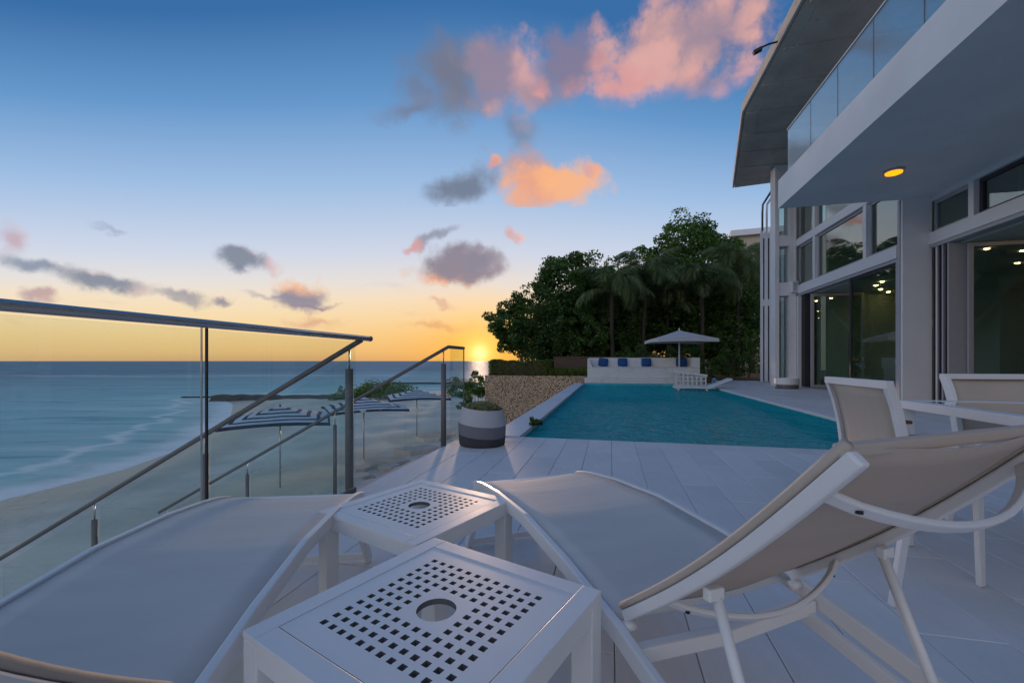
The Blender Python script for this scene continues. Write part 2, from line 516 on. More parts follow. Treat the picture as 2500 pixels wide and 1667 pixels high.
# pool lining: small mosaic, deep turquoise
m, t, out = new_mat('pool_lining')
geo = t.add('ShaderNodeNewGeometry')
vo = t.add('ShaderNodeTexVoronoi', feature='F1', distance='CHEBYCHEV')
t.l.new(geo.outputs['Position'], vo.inputs['Vector']); vo.inputs['Scale'].default_value = 7; vo.inputs['Randomness'].default_value = 0.35
nn = t.noise(geo.outputs['Position'], 1.4, 4)
cc = t.mix(t.math('MULTIPLY', vo.outputs['Color'], 1.0), (0.002, 0.34, 0.48), (0.01, 0.80, 0.82))
cc = t.mix(t.smooth(nn, 0.35, 0.75), cc, (0.002, 0.34, 0.60))
principled(t, out, (0, 0, 0), 0.4).inputs['Base Color'].default_value = (0, 0, 0, 1)
pn = [n for n in t.n if n.bl_idname == 'ShaderNodeBsdfPrincipled'][0]
t.l.new(cc, pn.inputs['Base Color'])

# sea
m, t, out = new_mat('sea')
geo = t.add('ShaderNodeNewGeometry')
at = t.add('ShaderNodeAttribute'); at.attribute_name = 'shore'
pos = geo.outputs['Position']
mpw = t.add('ShaderNodeMapping'); t.l.new(pos, mpw.inputs[0]); mpw.inputs['Scale'].default_value = (0.30, 1.0, 1); mpw.inputs['Rotation'].default_value = (0, 0, R(-10))
wav = t.noise(mpw.outputs[0], 0.55, 5, 0.6, dist=0.5)
mpl = t.add('ShaderNodeMapping'); t.l.new(pos, mpl.inputs[0]); mpl.inputs['Scale'].default_value = (0.05, 0.34, 1)
lng = t.noise(mpl.outputs[0], 0.5, 5, 0.6, dist=0.4)
dep = t.math('ADD', at.outputs['Fac'], t.math('MULTIPLY_ADD', lng, 14.0, -7.0))
base = t.ramp(t.math('DIVIDE', dep, 120.0), [
    (0.0, (0.58, 0.68, 0.62)), (0.03, (0.36, 0.62, 0.60)), (0.10, (0.27, 0.53, 0.55)), (0.3, (0.22, 0.42, 0.46)), (0.8, (0.13, 0.28, 0.34)), (1.0, (0.08, 0.19, 0.26))])
mps = t.add('ShaderNodeMapping'); t.l.new(pos, mps.inputs[0]); mps.inputs['Scale'].default_value = (0.10, 0.62, 1); mps.inputs['Rotation'].default_value = (0, 0, R(-7))
stk = t.noise(mps.outputs[0], 0.9, 6, 0.68, dist=0.7)
base = t.mix(t.math('MULTIPLY', t.smooth(lng, 0.50, 0.64), 0.45), base, (0.34, 0.47, 0.49))
base = t.mix(t.math('MULTIPLY', t.smooth(stk, 0.54, 0.66), 0.50), base, (0.58, 0.66, 0.66))
base = t.mix(t.math('MULTIPLY', t.smooth(stk, 0.46, 0.34), 0.55), base, (0.06, 0.24, 0.29))
# foam: wash at the shore and a reef line far out
sh = t.math('ADD', at.outputs['Fac'], t.math('MULTIPLY_ADD', t.noise(mpw.outputs[0], 0.9, 5), 2.4, -1.2))
fo = t.math('MULTIPLY', t.smooth(sh, 1.7, 0.2), 0.9)
ln2 = t.math('ABSOLUTE', t.math('SUBTRACT', t.math('ADD', at.outputs['Fac'], t.math('MULTIPLY_ADD', t.noise(mpw.outputs[0], 0.5, 4), 5.0, -2.5)), 3.6))
fo = t.math('MAXIMUM', fo, t.math('MULTIPLY', t.smooth(ln2, 0.6, 0.05), 0.65))
sp = t.add('ShaderNodeSeparateXYZ'); t.l.new(pos, sp.inputs[0])
wy = t.math('ADD', sp.outputs[1], t.math('MULTIPLY_ADD', t.noise(mpl.outputs[0], 0.25, 3), 60.0, -30.0))
reef = t.math('MULTIPLY', t.smooth(t.math('ABSOLUTE', t.math('SUBTRACT', wy, 108.0)), 5.0, 0.5), t.smooth(t.noise(mpl.outputs[0], 0.9, 3), 0.46, 0.60))
fo = t.math('MAXIMUM', fo, t.math('MULTIPLY', reef, 0.7))
base = t.mix(fo, base, (0.86, 0.87, 0.85))
hh = t.math('ADD', t.math('MULTIPLY', wav, 0.8), t.math('MULTIPLY', t.noise(mpw.outputs[0], 2.6, 3), 0.25))
nbs = bump(t, hh, 0.9, 0.6)
dfs = t.add('ShaderNodeBsdfDiffuse'); t.l.new(base, dfs.inputs[0]); t.l.new(nbs, dfs.inputs['Normal'])
gls = t.add('ShaderNodeBsdfGlossy'); gls.inputs['Roughness'].default_value = 0.45; t.l.new(nbs, gls.inputs['Normal'])
frs = t.add('ShaderNodeFresnel'); frs.inputs[0].default_value = 1.33
mxs_ = t.add('ShaderNodeMixShader'); t.l.new(t.math('MULTIPLY', frs.outputs[0], 0.24), mxs_.inputs[0])
t.l.new(dfs.outputs[0], mxs_.inputs[1]); t.l.new(gls.outputs[0], mxs_.inputs[2]); t.l.new(mxs_.outputs[0], out.inputs[0])

# sand
m, t, out = new_mat('sand')
geo = t.add('ShaderNodeNewGeometry'); pos = geo.outputs['Position']
at = t.add('ShaderNodeAttribute'); at.attribute_name = 'shore'
big = t.noise(pos, 0.35, 5, 0.6)
mp = t.add('ShaderNodeMapping'); t.l.new(pos, mp.inputs[0]); mp.inputs['Scale'].default_value = (0.7, 2.2, 1)
rip = t.noise(mp.outputs[0], 1.3, 6, 0.6, dist=0.8)
fineN = t.noise(pos, 30, 4)
dry = t.mix(t.smooth(big, 0.35, 0.65), (0.60, 0.55, 0.46), (0.74, 0.68, 0.57))
dry = t.mix(t.math('MULTIPLY', t.smooth(rip, 0.55, 0.7), 0.25), dry, (0.46, 0.41, 0.34))
wet = t.smooth(t.math('ADD', at.outputs['Fac'], t.math('MULTIPLY_ADD', big, 3.0, -1.5)), 4.2, 1.2)
cc = t.mix(wet, dry, (0.42, 0.38, 0.29))
rr = t.math('MULTIPLY_ADD', wet, -0.5, 0.92)
ft = t.add('ShaderNodeTexVoronoi', feature='F1'); t.l.new(pos, ft.inputs['Vector']); ft.inputs['Scale'].default_value = 2.1
ftp = t.math('MULTIPLY', t.smooth(ft.outputs['Distance'], 0.26, 0.10), t.smooth(t.noise(pos, 0.22, 2), 0.46, 0.60))
hs = t.math('ADD', t.math('MULTIPLY', rip, 1.0), t.math('MULTIPLY', fineN, 0.15))
hs = t.math('SUBTRACT', hs, t.math('MULTIPLY', ftp, 0.8))
p = principled(t, out, (0, 0, 0), rr, 0, 0.4, bump(t, hs, 0.6, 0.10))
t.l.new(cc, p.inputs['Base Color'])

# coral-stone pebble dash
m, t, out = new_mat('pebbles')
geo = t.add('ShaderNodeNewGeometry'); pos = geo.outputs['Position']
vo = t.add('ShaderNodeTexVoronoi', feature='F1'); t.l.new(pos, vo.inputs['Vector']); vo.inputs['Scale'].default_value = 21
sx = t.add('ShaderNodeSeparateColor'); t.l.new(vo.outputs['Color'], sx.inputs[0])
cc = t.ramp(sx.outputs[0], [(0, (0.54, 0.36, 0.22)), (0.5, (0.74, 0.53, 0.35)), (1, (0.88, 0.68, 0.48))])
cc = t.mix(t.smooth(vo.outputs['Distance'], 0.38, 0.75), cc, (0.16, 0.11, 0.075))
cc = t.mix(t.math('MULTIPLY', t.smooth(t.noise(pos, 0.8, 4), 0.45, 0.75), 0.3), cc, (0.30, 0.22, 0.14))
p = principled(t, out, (0, 0, 0), 0.9, 0, 0.3, bump(t, t.math('SUBTRACT', 1.0, vo.outputs['Distance']), 0.9, 0.06))
t.l.new(cc, p.inputs['Base Color'])

# concrete roof soffit with board marks and stains
m, t, out = new_mat('roof_concrete')
tcn = t.add('ShaderNodeTexCoord'); o = tcn.outputs['Object']
n = t.noise(o, 0.9, 6, 0.65); n2 = t.noise(o, 4.0, 5, 0.6)
cc = t.mix(t.smooth(n, 0.35, 0.7), (0.56, 0.49, 0.42), (0.70, 0.62, 0.54))
cc = t.mix(t.math('MULTIPLY', t.smooth(n2, 0.58, 0.75), 0.45), cc, (0.24, 0.20, 0.17))
p = principled(t, out, (0, 0, 0), 0.85, 0, 0.3, bump(t, n2, 0.3, 0.02)); t.l.new(cc, p.inputs['Base Color'])

# white-washed masonry of the bench with coarse joints and wear
m, t, out = new_mat('worn_white')
tcn = t.add('ShaderNodeTexCoord'); o = tcn.outputs['Object']
n = t.noise(o, 2.6, 6, 0.65); n2 = t.noise(o, 9, 5, 0.65)
cc = t.mix(t.math('MULTIPLY', t.smooth(n2, 0.58, 0.7), 0.5), (0.70, 0.70, 0.70), (0.38, 0.37, 0.36))
cc = t.mix(t.math('MULTIPLY', t.smooth(n, 0.5, 0.72), 0.5), cc, (0.52, 0.52, 0.52))
p = principled(t, out, (0, 0, 0), 0.8, 0, 0.3, bump(t, n2, 0.5, 0.02)); t.l.new(cc, p.inputs['Base Color'])


def leaf_mat(name, c0, c1, trans=0.3):
    m, t, out = new_mat(name)
    geo = t.add('ShaderNodeNewGeometry')
    cc = t.mix(geo.outputs['Random Per Island'], c0, c1)
    d = t.add('ShaderNodeBsdfPrincipled'); t.l.new(cc, d.inputs['Base Color']); d.inputs['Roughness'].default_value = 0.5
    d.inputs['Specular IOR Level'].default_value = 0.35
    tr = t.add('ShaderNodeBsdfTranslucent'); t.l.new(t.mix(0.5, cc, (0.10, 0.14, 0.01)), tr.inputs[0])
    mx = t.add('ShaderNodeMixShader'); mx.inputs[0].default_value = trans
    t.l.new(d.outputs[0], mx.inputs[1]); t.l.new(tr.outputs[0], mx.inputs[2]); t.l.new(mx.outputs[0], out.inputs[0])
    return m


leaf_mat('leaf_dark', (0.035, 0.09, 0.02), (0.12, 0.21, 0.05))
leaf_mat('leaf_mid', (0.045, 0.12, 0.028), (0.14, 0.27, 0.06))
leaf_mat('leaf_hedge', (0.07, 0.12, 0.02), (0.18, 0.22, 0.04))
leaf_mat('leaf_palm', (0.10, 0.145, 0.05), (0.21, 0.25, 0.10), 0.35)
leaf_mat('leaf_pale', (0.20, 0.23, 0.10), (0.46, 0.46, 0.28))
leaf_mat('leaf_bright', (0.06, 0.13, 0.02), (0.14, 0.24, 0.04))

# striped beach parasol cloth: navy rings on off-white (printed cloth)
m, t, out = new_mat('striped_cloth')
tcn = t.add('ShaderNodeTexCoord')
sp = t.add('ShaderNodeSeparateXYZ'); t.l.new(tcn.outputs['Object'], sp.inputs[0])
rad = t.math('MAXIMUM', t.math('ABSOLUTE', sp.outputs[0]), t.math('ABSOLUTE', sp.outputs[1]))
rad = t.math('ADD', rad, t.math('MULTIPLY_ADD', t.noise(tcn.outputs['Object'], 1.3, 2), 0.16, -0.08))
w = t.math('FRACT', t.math('MULTIPLY', rad, 3.9))
stp = t.smooth(w, 0.60, 0.64)
cc = t.mix(stp, (0.62, 0.62, 0.64), (0.035, 0.04, 0.07))
principled(t, out, (0, 0, 0), 0.85, 0, 0.3, bump(t, t.noise(tcn.outputs['Object'], 4, 3), 0.3, 0.03))
pn = [n for n in t.n if n.bl_idname == 'ShaderNodeBsdfPrincipled'][0]; t.l.new(cc, pn.inputs['Base Color'])


def emit(name, c, s):
    m, t, out = new_mat(name)
    e = t.add('ShaderNodeEmission'); e.inputs[0].default_value = (*c, 1); e.inputs[1].default_value = s
    t.l.new(e.outputs[0], out.inputs[0])


emit('lamp_glow', (1.0, 0.34, 0.006), 1.9)
emit('spot_glow', (1.0, 0.66, 0.25), 36.0)


# ------------------------------------------------------------------ mesh helpers
class MB:
    def __init__(s):
        s.v = []; s.f = []

    def add(s, verts, faces):
        k = len(s.v)
        s.v += [tuple(v) for v in verts]
        s.f += [tuple(i + k for i in f) for f in faces]
        return s

    def box(s, x0, x1, y0, y1, z0, z1):
        return s.add([(x0, y0, z0), (x1, y0, z0), (x1, y1, z0), (x0, y1, z0), (x0, y0, z1), (x1, y0, z1), (x1, y1, z1), (x0, y1, z1)],
                     [(0, 3, 2, 1), (4, 5, 6, 7), (0, 1, 5, 4), (1, 2, 6, 5), (2, 3, 7, 6), (3, 0, 4, 7)])

    def prism(s, poly, z0, z1):
        n = len(poly)
        vs = [(x, y, z0) for x, y in poly] + [(x, y, z1) for x, y in poly]
        fs = [tuple(range(n - 1, -1, -1)), tuple(range(n, 2 * n))] + [(i, (i + 1) % n, n + (i + 1) % n, n + i) for i in range(n)]
        return s.add(vs, fs)

    def sweep(s, pts, w, h, side=None):
        """rectangular bar along pts; w along side, h along the normal; w, h may be lists"""
        pts = [Vector(p) for p in pts]
        n = len(pts); vs = []; fs = []
        for i, p in enumerate(pts):
            tg = (pts[min(i + 1, n - 1)] - pts[max(i - 1, 0)]).normalized()
            sd = Vector(side) if side is not None else tg.cross(Vector((0, 0, 1)))
            if sd.length < 1e-5:
                sd = Vector((1, 0, 0))
            sd = (sd - tg * sd.dot(tg)).normalized()
            nm = sd.cross(tg).normalized()
            ww = w[i] if isinstance(w, (list, tuple)) else w
            hh = h[i] if isinstance(h, (list, tuple)) else h
            for a, b in ((-1, -1), (1, -1), (1, 1), (-1, 1)):
                vs.append(p + sd * (a * ww / 2) + nm * (b * hh / 2))
        for i in range(n - 1):
            for k in range(4):
                fs.append((i * 4 + k, i * 4 + (k + 1) % 4, (i + 1) * 4 + (k + 1) % 4, (i + 1) * 4 + k))
        fs.append((3, 2, 1, 0)); fs.append(tuple((n - 1) * 4 + k for k in range(4)))
        return s.add(vs, fs)

    def tube(s, pts, r, seg=10, cap=True):
        pts = [Vector(p) for p in pts]
        n = len(pts); vs = []; fs = []
        ref = None
        for i, p in enumerate(pts):
            tg = (pts[min(i + 1, n - 1)] - pts[max(i - 1, 0)]).normalized()
            if ref is None:
                ref = Vector((0, 0, 1)) if abs(tg.z) < 0.9 else Vector((1, 0, 0))
            x = (ref - tg * ref.dot(tg)).normalized(); y = tg.cross(x); ref = x
            rr = r[i] if isinstance(r, (list, tuple)) else r
            for k in range(seg):
                a = 2 * math.pi * k / seg
                vs.append(p + x * (math.cos(a) * rr) + y * (math.sin(a) * rr))
        for i in range(n - 1):
            for k in range(seg):
                fs.append((i * seg + k, i * seg + (k + 1) % seg, (i + 1) * seg + (k + 1) % seg, (i + 1) * seg + k))
        if cap:
            fs.append(tuple(range(seg - 1, -1, -1))); fs.append(tuple((n - 1) * seg + k for k in range(seg)))
        return s.add(vs, fs)

    def lathe(s, prof, seg=32, cap=True):
        vs = []; fs = []; n = len(prof)
        for r, z in prof:
            for k in range(seg):
                a = 2 * math.pi * k / seg
                vs.append((r * math.cos(a), r * math.sin(a), z))
        for i in range(n - 1):
            for k in range(seg):
                fs.append((i * seg + k, i * seg + (k + 1) % seg, (i + 1) * seg + (k + 1) % seg, (i + 1) * seg + k))
        if cap:
            fs.append(tuple(range(seg - 1, -1, -1))); fs.append(tuple((n - 1) * seg + k for k in range(seg)))
        return s.add(vs, fs)

    def grid(s, nx, ny, fn):
        vs = [fn(i / nx, j / ny) for j in range(ny + 1) for i in range(nx + 1)]
        fs = [(j * (nx + 1) + i, j * (nx + 1) + i + 1, (j + 1) * (nx + 1) + i + 1, (j + 1) * (nx + 1) + i) for j in range(ny) for i in range(nx)]
        return s.add(vs, fs)

    def warp(s, fn):
        s.v = [tuple(fn(*v)) for v in s.v]
        return s

    def mesh(s, name, mat, smooth=False):
        me = bpy.data.meshes.new(name)
        me.from_pydata(s.v, [], s.f)
        if mat:
            me.materials.append(MAT[mat])
        if smooth:
            me.polygons.foreach_set('use_smooth', [True] * len(me.polygons))
        me.update()
        return me

    def build(s, name, mat, parent=None, smooth=False, bevel=0.0, solid=0.0, loc=None):
        o = bpy.data.objects.new(name, s.mesh(name, mat, smooth))
        col.objects.link(o)
        if parent is not None:
            o.parent = parent
        if loc is not None:
            o.location = loc
        if solid:
            md = o.modifiers.new('solid', 'SOLIDIFY'); md.thickness = solid; md.offset = 0
        if bevel:
            md = o.modifiers.new('bevel', 'BEVEL'); md.width = bevel; md.segments = 2; md.limit_method = 'ANGLE'; md.angle_limit = R(40)
        return o


def tag(o, label, cat, group=None):
    o['label'] = label; o['category'] = cat
    if group:
        o['group'] = group
    return o


def thing(name, label, cat, loc=(0, 0, 0), rz=0.0, group=None):
    o = bpy.data.objects.new(name, None)
    col.objects.link(o)
    o.location = loc; o.rotation_euler = (0, 0, rz)
    o.empty_display_size = 0.1
    return tag(o, label, cat, group)


def struct(o):
    o['kind'] = 'structure'
    return o


def copy_tree(o, parent=None):
    c = o.copy()
    col.objects.link(c)
    c.parent = parent
    for ch in list(o.children):
        copy_tree(ch, c)
    return c


def share(mesh, name, parent, loc=(0, 0, 0), rot=(0, 0, 0), scale=(1, 1, 1)):
    o = bpy.data.objects.new(name, mesh)
    col.objects.link(o)
    o.parent = parent
    o.location = loc; o.rotation_euler = rot; o.scale = scale
    return o


# ================================================================== LARGE STRUCTURE
SEA_Z = -2.78
LAND = np.array([(-12.5, -60), (-13.2, 0), (-13.6, 8), (-13.7, 11.4), (-13.4, 14.7), (-14.0, 17.8), (-15.4, 21.3), (-19.5, 29.6), (-24, 36.7),
                 (-28.5, 42), (-27, 44.5), (-20, 45.5), (-16, 46), (-13, 50), (-9, 53), (-5, 54), (-1, 52), (6, 50), (60, 62), (400, 120), (400, -60)], float)


def land_dist(P):
    """signed distance to the shoreline, positive on land"""
    x, y = P[:, 0], P[:, 1]
    best = np.full(len(P), 1e9); inside = np.zeros(len(P), bool)
    n = len(LAND)
    for i in range(n):
        a = LAND[i]; b = LAND[(i + 1) % n]
        d = b - a
        tt = np.clip(((x - a[0]) * d[0] + (y - a[1]) * d[1]) / (d @ d), 0, 1)
        best = np.minimum(best, np.hypot(x - a[0] - tt * d[0], y - a[1] - tt * d[1]))
        c = ((a[1] > y) != (b[1] > y)) & (x < (b[0] - a[0]) * (y - a[1]) / (b[1] - a[1] + 1e-12) + a[0])
        inside ^= c
    return np.where(inside, best, -best)


def grid_mesh(name, xs, ys, zf, mat, attr=None, smooth=True):
    X, Y = np.meshgrid(xs, ys)
    P = np.stack([X.ravel(), Y.ravel()], 1)
    d = land_dist(P)
    Z = zf(P, d)
    nx, ny = len(xs), len(ys)
    verts = np.column_stack([P, Z])
    idx = np.arange(nx * ny).reshape(ny, nx)
    q = np.stack([idx[:-1, :-1], idx[:-1, 1:], idx[1:, 1:], idx[1:, :-1]], -1).reshape(-1, 4)
    me = bpy.data.meshes.new(name)
    me.from_pydata(verts.tolist(), [], q.tolist())
    me.materials.append(MAT[mat])
    if smooth:
        me.polygons.foreach_set('use_smooth', [True] * len(me.polygons))
    if attr:
        a = me.attributes.new(attr, 'FLOAT', 'POINT')
        a.data.foreach_set('value', (d if attr == 'shore' and name == 'beach' else -d).astype(np.float32))
    me.update()
    o = bpy.data.objects.new(name, me)
    col.objects.link(o)
    return struct(o)


rngn = np.random.default_rng(3)
ph = rngn.uniform(0, 6.28, 8)


def beach_z(P, d):
    x, y = P[:, 0], P[:, 1]
    base = SEA_Z + np.where(d > 0, 0.42 * (1 - np.exp(-d / 5.5)), d * 0.08)
    w = 0.03 * np.sin(0.9 * x + 0.5 * y + ph[0]) + 0.025 * np.sin(1.7 * y - 0.8 * x + ph[1]) + 0.018 * np.sin(3.1 * x + 2.2 * y + ph[2])
    return np.maximum(base + np.where(d > 2, w, 0), SEA_Z - 1.2)


xs = np.concatenate([np.arange(-60, -32, 2.0), np.arange(-32, 2, 0.4), np.arange(2, 40, 3.0), np.arange(40, 401, 40.0)])
ys = np.concatenate([np.arange(-60, 3, 4.0), np.arange(3, 50, 0.4), np.arange(50, 110, 2.0), np.arange(110, 501, 26.0)])
grid_mesh('beach', xs, ys, beach_z, 'sand', 'shore')
xs = np.concatenate([[-9000, -3000, -1200, -600, -300], np.arange(-200, -40, 10.0), np.arange(-40, 10, 0.8), np.arange(10, 200, 12.0), [300, 600, 1200, 3000, 9000]])
ys = np.concatenate([[-3000, -600, -200, -80], np.arange(-40, 4, 4.0), np.arange(4, 70, 0.8), np.arange(70, 260, 8.0), [300, 400, 600, 1000, 2000, 5000, 14000]])
grid_mesh('sea', xs, ys, lambda P, d: np.full(len(P), SEA_Z), 'sea', 'shore')

# ---- terrace: retaining body, tiles, pool
POOL_W, POOL_L = 4.85, 13.4
TOP = -0.012
g = MB()
g.prism([(-0.70, -9.0), (9.0, -9.0), (9.0, 0.0), (0.0, 0.0), (-0.42, 0.0), (-0.42, -0.38), (-0.70, -0.38)], -3.2, TOP)   # near deck
g.box(POOL_W, 9.0, 0.0, 17.6, -3.2, TOP)                       # right of the pool
g.box(-0.36, 0.0, 0.0, POOL_L, -3.2, TOP)                      # left pool wall
g.box(-0.36, POOL_W, POOL_L, 14.6, -3.2, TOP)                  # under the bench
terrace = struct(g.build('terrace', 'grout'))
terrace.location = SITE_O; terrace.rotation_euler = (0, 0, SITE_R)

# white render on the seaward face
wf = MB()
wf.box(-0.715, -0.702, -9.0, -0.38, -3.0, -0.05)
wf.box(-0.375, -0.362, 0.0, 13.4, -3.0, -0.055)
wf.build('facing', 'white_plaster', terrace)

TW, TL, GAP = 0.262, 1.05, 0.0028
tile_cells = []


def tile_region(a_lo, a_hi, b_lo, b_hi):
    i = 0
    while a_lo + i * TW < a_hi - 0.04:
        a0 = a_lo + i * TW
        a1 = min(a0 + TW, a_hi)
        b = b_lo - (i % 3) * TL / 3
        while b < b_hi - 0.02:
            b0, b1 = max(b, b_lo), min(b + TL, b_hi)
            if b1 - b0 > 0.04:
                tile_cells.append((a0, a1, b0, b1))
            b += TL
        i += 1


tile_region(-0.42, 8.62, -7.35, 0.0)
tile_region(POOL_W + 0.30, 8.03, 0.0, 17.6)
for k in range(9):                                            # border slabs on the seaward edge
    tile_cells.append((-0.70, -0.42, -7.35 + k * 0.774, -7.35 + (k + 1) * 0.774))


def tile_px(c):
    p = site((c[0] + c[1]) / 2, (c[2] + c[3]) / 2)
    if p.y < 0.8:
        return 1e9 + p.length
    if abs(p.x / p.y) > 1.35:
        return 1e8 + p.length
    return p.length


tile_cells.sort(key=tile_px)
cache = {}
stuffm = MB()
for k, (a0, a1, b0, b1) in enumerate(tile_cells):
    w_, l_ = a1 - a0 - GAP, b1 - b0 - GAP
    dz = rnd.uniform(-0.0008, 0.0008)
    if k < 290:
        key = (round(w_, 3), round(l_, 3))
        if key not in cache:
            m_ = MB(); e = 0.003
            x, y = w_ / 2, l_ / 2
            m_.add([(-x, -y, -0.011), (x, -y, -0.011), (x, y, -0.011), (-x, y, -0.011), (-x, -y, -e), (x, -y, -e), (x, y, -e), (-x, y, -e),
                    (-x + e, -y + e, 0), (x - e, -y + e, 0), (x - e, y - e, 0), (-x + e, y - e, 0)],
                   [(0, 1, 5, 4), (1, 2, 6, 5), (2, 3, 7, 6), (3, 0, 4, 7), (4, 5, 9, 8), (5, 6, 10, 9), (6, 7, 11, 10), (7, 4, 8, 11), (8, 9, 10, 11)])
            cache[key] = m_.mesh('tile', 'tile')
        share(cache[key], 'tile', terrace, ((a0 + a1) / 2, (b0 + b1) / 2, dz))
    else:
        stuffm.box(a0 + GAP / 2, a1 - GAP / 2, b0 + GAP / 2, b1 - GAP / 2, -0.011, dz)
so = stuffm.build('far_tiles', 'tile', terrace); so['kind'] = 'stuff'

# coping stones: left and right pool edges, far edge
cop = {}


def coping(a0, a1, b0, b1, z0, z1):
    key = (round(a1 - a0, 3), round(b1 - b0, 3), round(z1 - z0, 3))
    if key not in cop:
        x, y, h = (a1 - a0) / 2, (b1 - b0) / 2, z1 - z0
        m_ = MB().box(-x, x, -y, y, -h, 0)
        cop[key] = m_.mesh('coping_stone', 'coping')
    return share(cop[key], 'coping_stone', terrace, ((a0 + a1) / 2, (b0 + b1) / 2, z1 + rnd.uniform(-0.001, 0.001)))


nC = 14
for k in range(nC):
    b0, b1 = k * POOL_L / nC, (k + 1) * POOL_L / nC
    coping(-0.38, 0.015, b0 + 0.003, b1 - 0.003, -0.05, 0.006)
for k in range(13):
    b0, b1 = k * POOL_L / 13, (k + 1) * POOL_L / 13
    coping(POOL_W - 0.03, POOL_W + 0.295, b0 + 0.003, b1 - 0.003, -0.05, 0.006)

# pool basin and water
g = MB()
D = -1.45
g.add([(0, 0, D), (POOL_W, 0, D), (POOL_W, 10.4, D), (0, 10.4, D)], [(0, 1, 2, 3)])
g.add([(0, 10.4, D), (POOL_W, 10.4, D), (POOL_W, 10.4, -0.42), (0, 10.4, -0.42)], [(0, 1, 2, 3)])
g.add([(0, 10.4, -0.42), (POOL_W, 10.4, -0.42), (POOL_W, POOL_L, -0.42), (0, POOL_L, -0.42)], [(0, 1, 2, 3)])
e = 0.004
g.add([(e, e, D), (POOL_W - e, e, D), (POOL_W - e, e, TOP), (e, e, TOP)], [(0, 3, 2, 1)])
g.add([(e, POOL_L - e, D), (POOL_W - e, POOL_L - e, D), (POOL_W - e, POOL_L - e, TOP), (e, POOL_L - e, TOP)], [(0, 1, 2, 3)])
g.add([(e, e, D), (e, POOL_L - e, D), (e, POOL_L - e, TOP), (e, e, TOP)], [(0, 1, 2, 3)])
g.add([(POOL_W - e, e, D), (POOL_W - e, POOL_L - e, D), (POOL_W - e, POOL_L - e, TOP), (POOL_W - e, e, TOP)], [(0, 3, 2, 1)])
basin = struct(g.build('pool_basin', 'pool_lining')); basin.location = SITE_O; basin.rotation_euler = (0, 0, SITE_R)
g = MB().add([(e, e, 0), (POOL_W - e, e, 0), (POOL_W - e, POOL_L - e, 0), (e, POOL_L - e, 0)], [(0, 1, 2, 3)])
pw = struct(g.build('pool_water', 'pool_water')); pw.location = site(0, 0, -0.075); pw.rotation_euler = (0, 0, SITE_R)

# garden ground beyond the pool
g = MB()
g.prism([(-4.35, 13.76), (-0.37, 13.76), (-0.37, 14.61), (5.4, 14.61), (5.4, 60), (-4.35, 60)], -3.2, 0.26)
g.prism([(5.4, 17.61), (60, 17.61), (60, 60), (5.4, 60)], -3.2, 0.05)
garden = struct(g.build('garden_ground', 'soil')); garden.location = SITE_O; garden.rotation_euler = (0, 0, SITE_R)

# ------------------------------------------------------------------ house
house = thing('beach_villa', 'white two-storey villa with glass doors and a long balcony beside the pool', 'house', SITE_O, SITE_R)
FA, FB_ = 8.10, 8.65       # facade planes


def hb(name, mat, *b, bevel=0.0, parent=None):
    return MB().box(*b).build(name, mat, parent or house, bevel=bevel)


def glazing(name, plane, b0, b1, z0, z1, fw=0.06, depth=0.10, mat='white_frame', glass='window_glass', axis='a', set_=0.0, pane=True):
    """framed glazing in a plane a = const (axis 'a') or b = const (axis 'b')"""
    m_ = MB(); d0, d1 = plane, plane + depth
    if axis == 'a':
        m_.box(d0, d1, b0, b0 + fw, z0, z1).box(d0, d1, b1 - fw, b1, z0, z1)
        m_.box(d0, d1, b0 + fw, b1 - fw, z1 - fw, z1).box(d0, d1, b0 + fw, b1 - fw, z0, z0 + fw)
    else:
        m_.box(b0, b0 + fw, d0, d1, z0, z1).box(b1 - fw, b1, d0, d1, z0, z1)
        m_.box(b0 + fw, b1 - fw, d0, d1, z1 - fw, z1).box(b0 + fw, b1 - fw, d0, d1, z0, z0 + fw)
    o_ = m_.build(name, mat, house)
    if pane:
        c = plane + depth * 0.5
        p_ = MB()
        if axis == 'a':
            p_.add([(c, b0 + fw, z0 + fw), (c, b1 - fw, z0 + fw), (c, b1 - fw, z1 - fw), (c, b0 + fw, z1 - fw)], [(0, 1, 2, 3)])
        else:
            p_.add([(b0 + fw, c, z0 + fw), (b1 - fw, c, z0 + fw), (b1 - fw, c, z1 - fw), (b0 + fw, c, z1 - fw)], [(0, 1, 2, 3)])
        p_.build('pane', glass, o_, solid=0.008)
    return o_


# balcony slab and soffit
hb('balcony_slab', 'white_plaster', 5.37, 9.2, -9.0, 7.03, 4.90, 5.62)
# pillar between the two glazed walls
hb('pillar', 'white_plaster', 8.06, 8.66, 6.96, 7.12, 0.0, 8.48)
hb('pillar_trim', 'pale_grey_frame', 8.03, 8.059, 7.02, 7.10, 0.0, 4.898)
# wall 2 (near): beam, header, mullions, windows, door frames
hb('header', 'white_frame', 8.63, 8.85, -9.0, 6.955, 4.78, 4.897)
hb('beam', 'white_frame', 8.58, 8.86, -9.0, 6.955, 3.74, 4.02)
hb('track', 'pale_grey_frame', 8.61, 8.80, -9.0, 6.93, 3.66, 3.738)
edges = [6.955, 5.74, 4.28, 2.82, 1.36, -0.10, -1.56, -3.02]
for i in range(len(edges) - 1):
    b1, b0 = edges[i], edges[i + 1]
    hb('mullion', 'white_frame', 8.60, 8.84, b0 - 0.07, b0 + 0.07, 4.022, 4.778)
    glazing('window', 8.70, b0 + 0.075, b1 - (0.075 if i else 0.005), 4.024, 4.776, 0.075, 0.08, 'dark_frame' if i % 2 else 'pale_grey_frame')
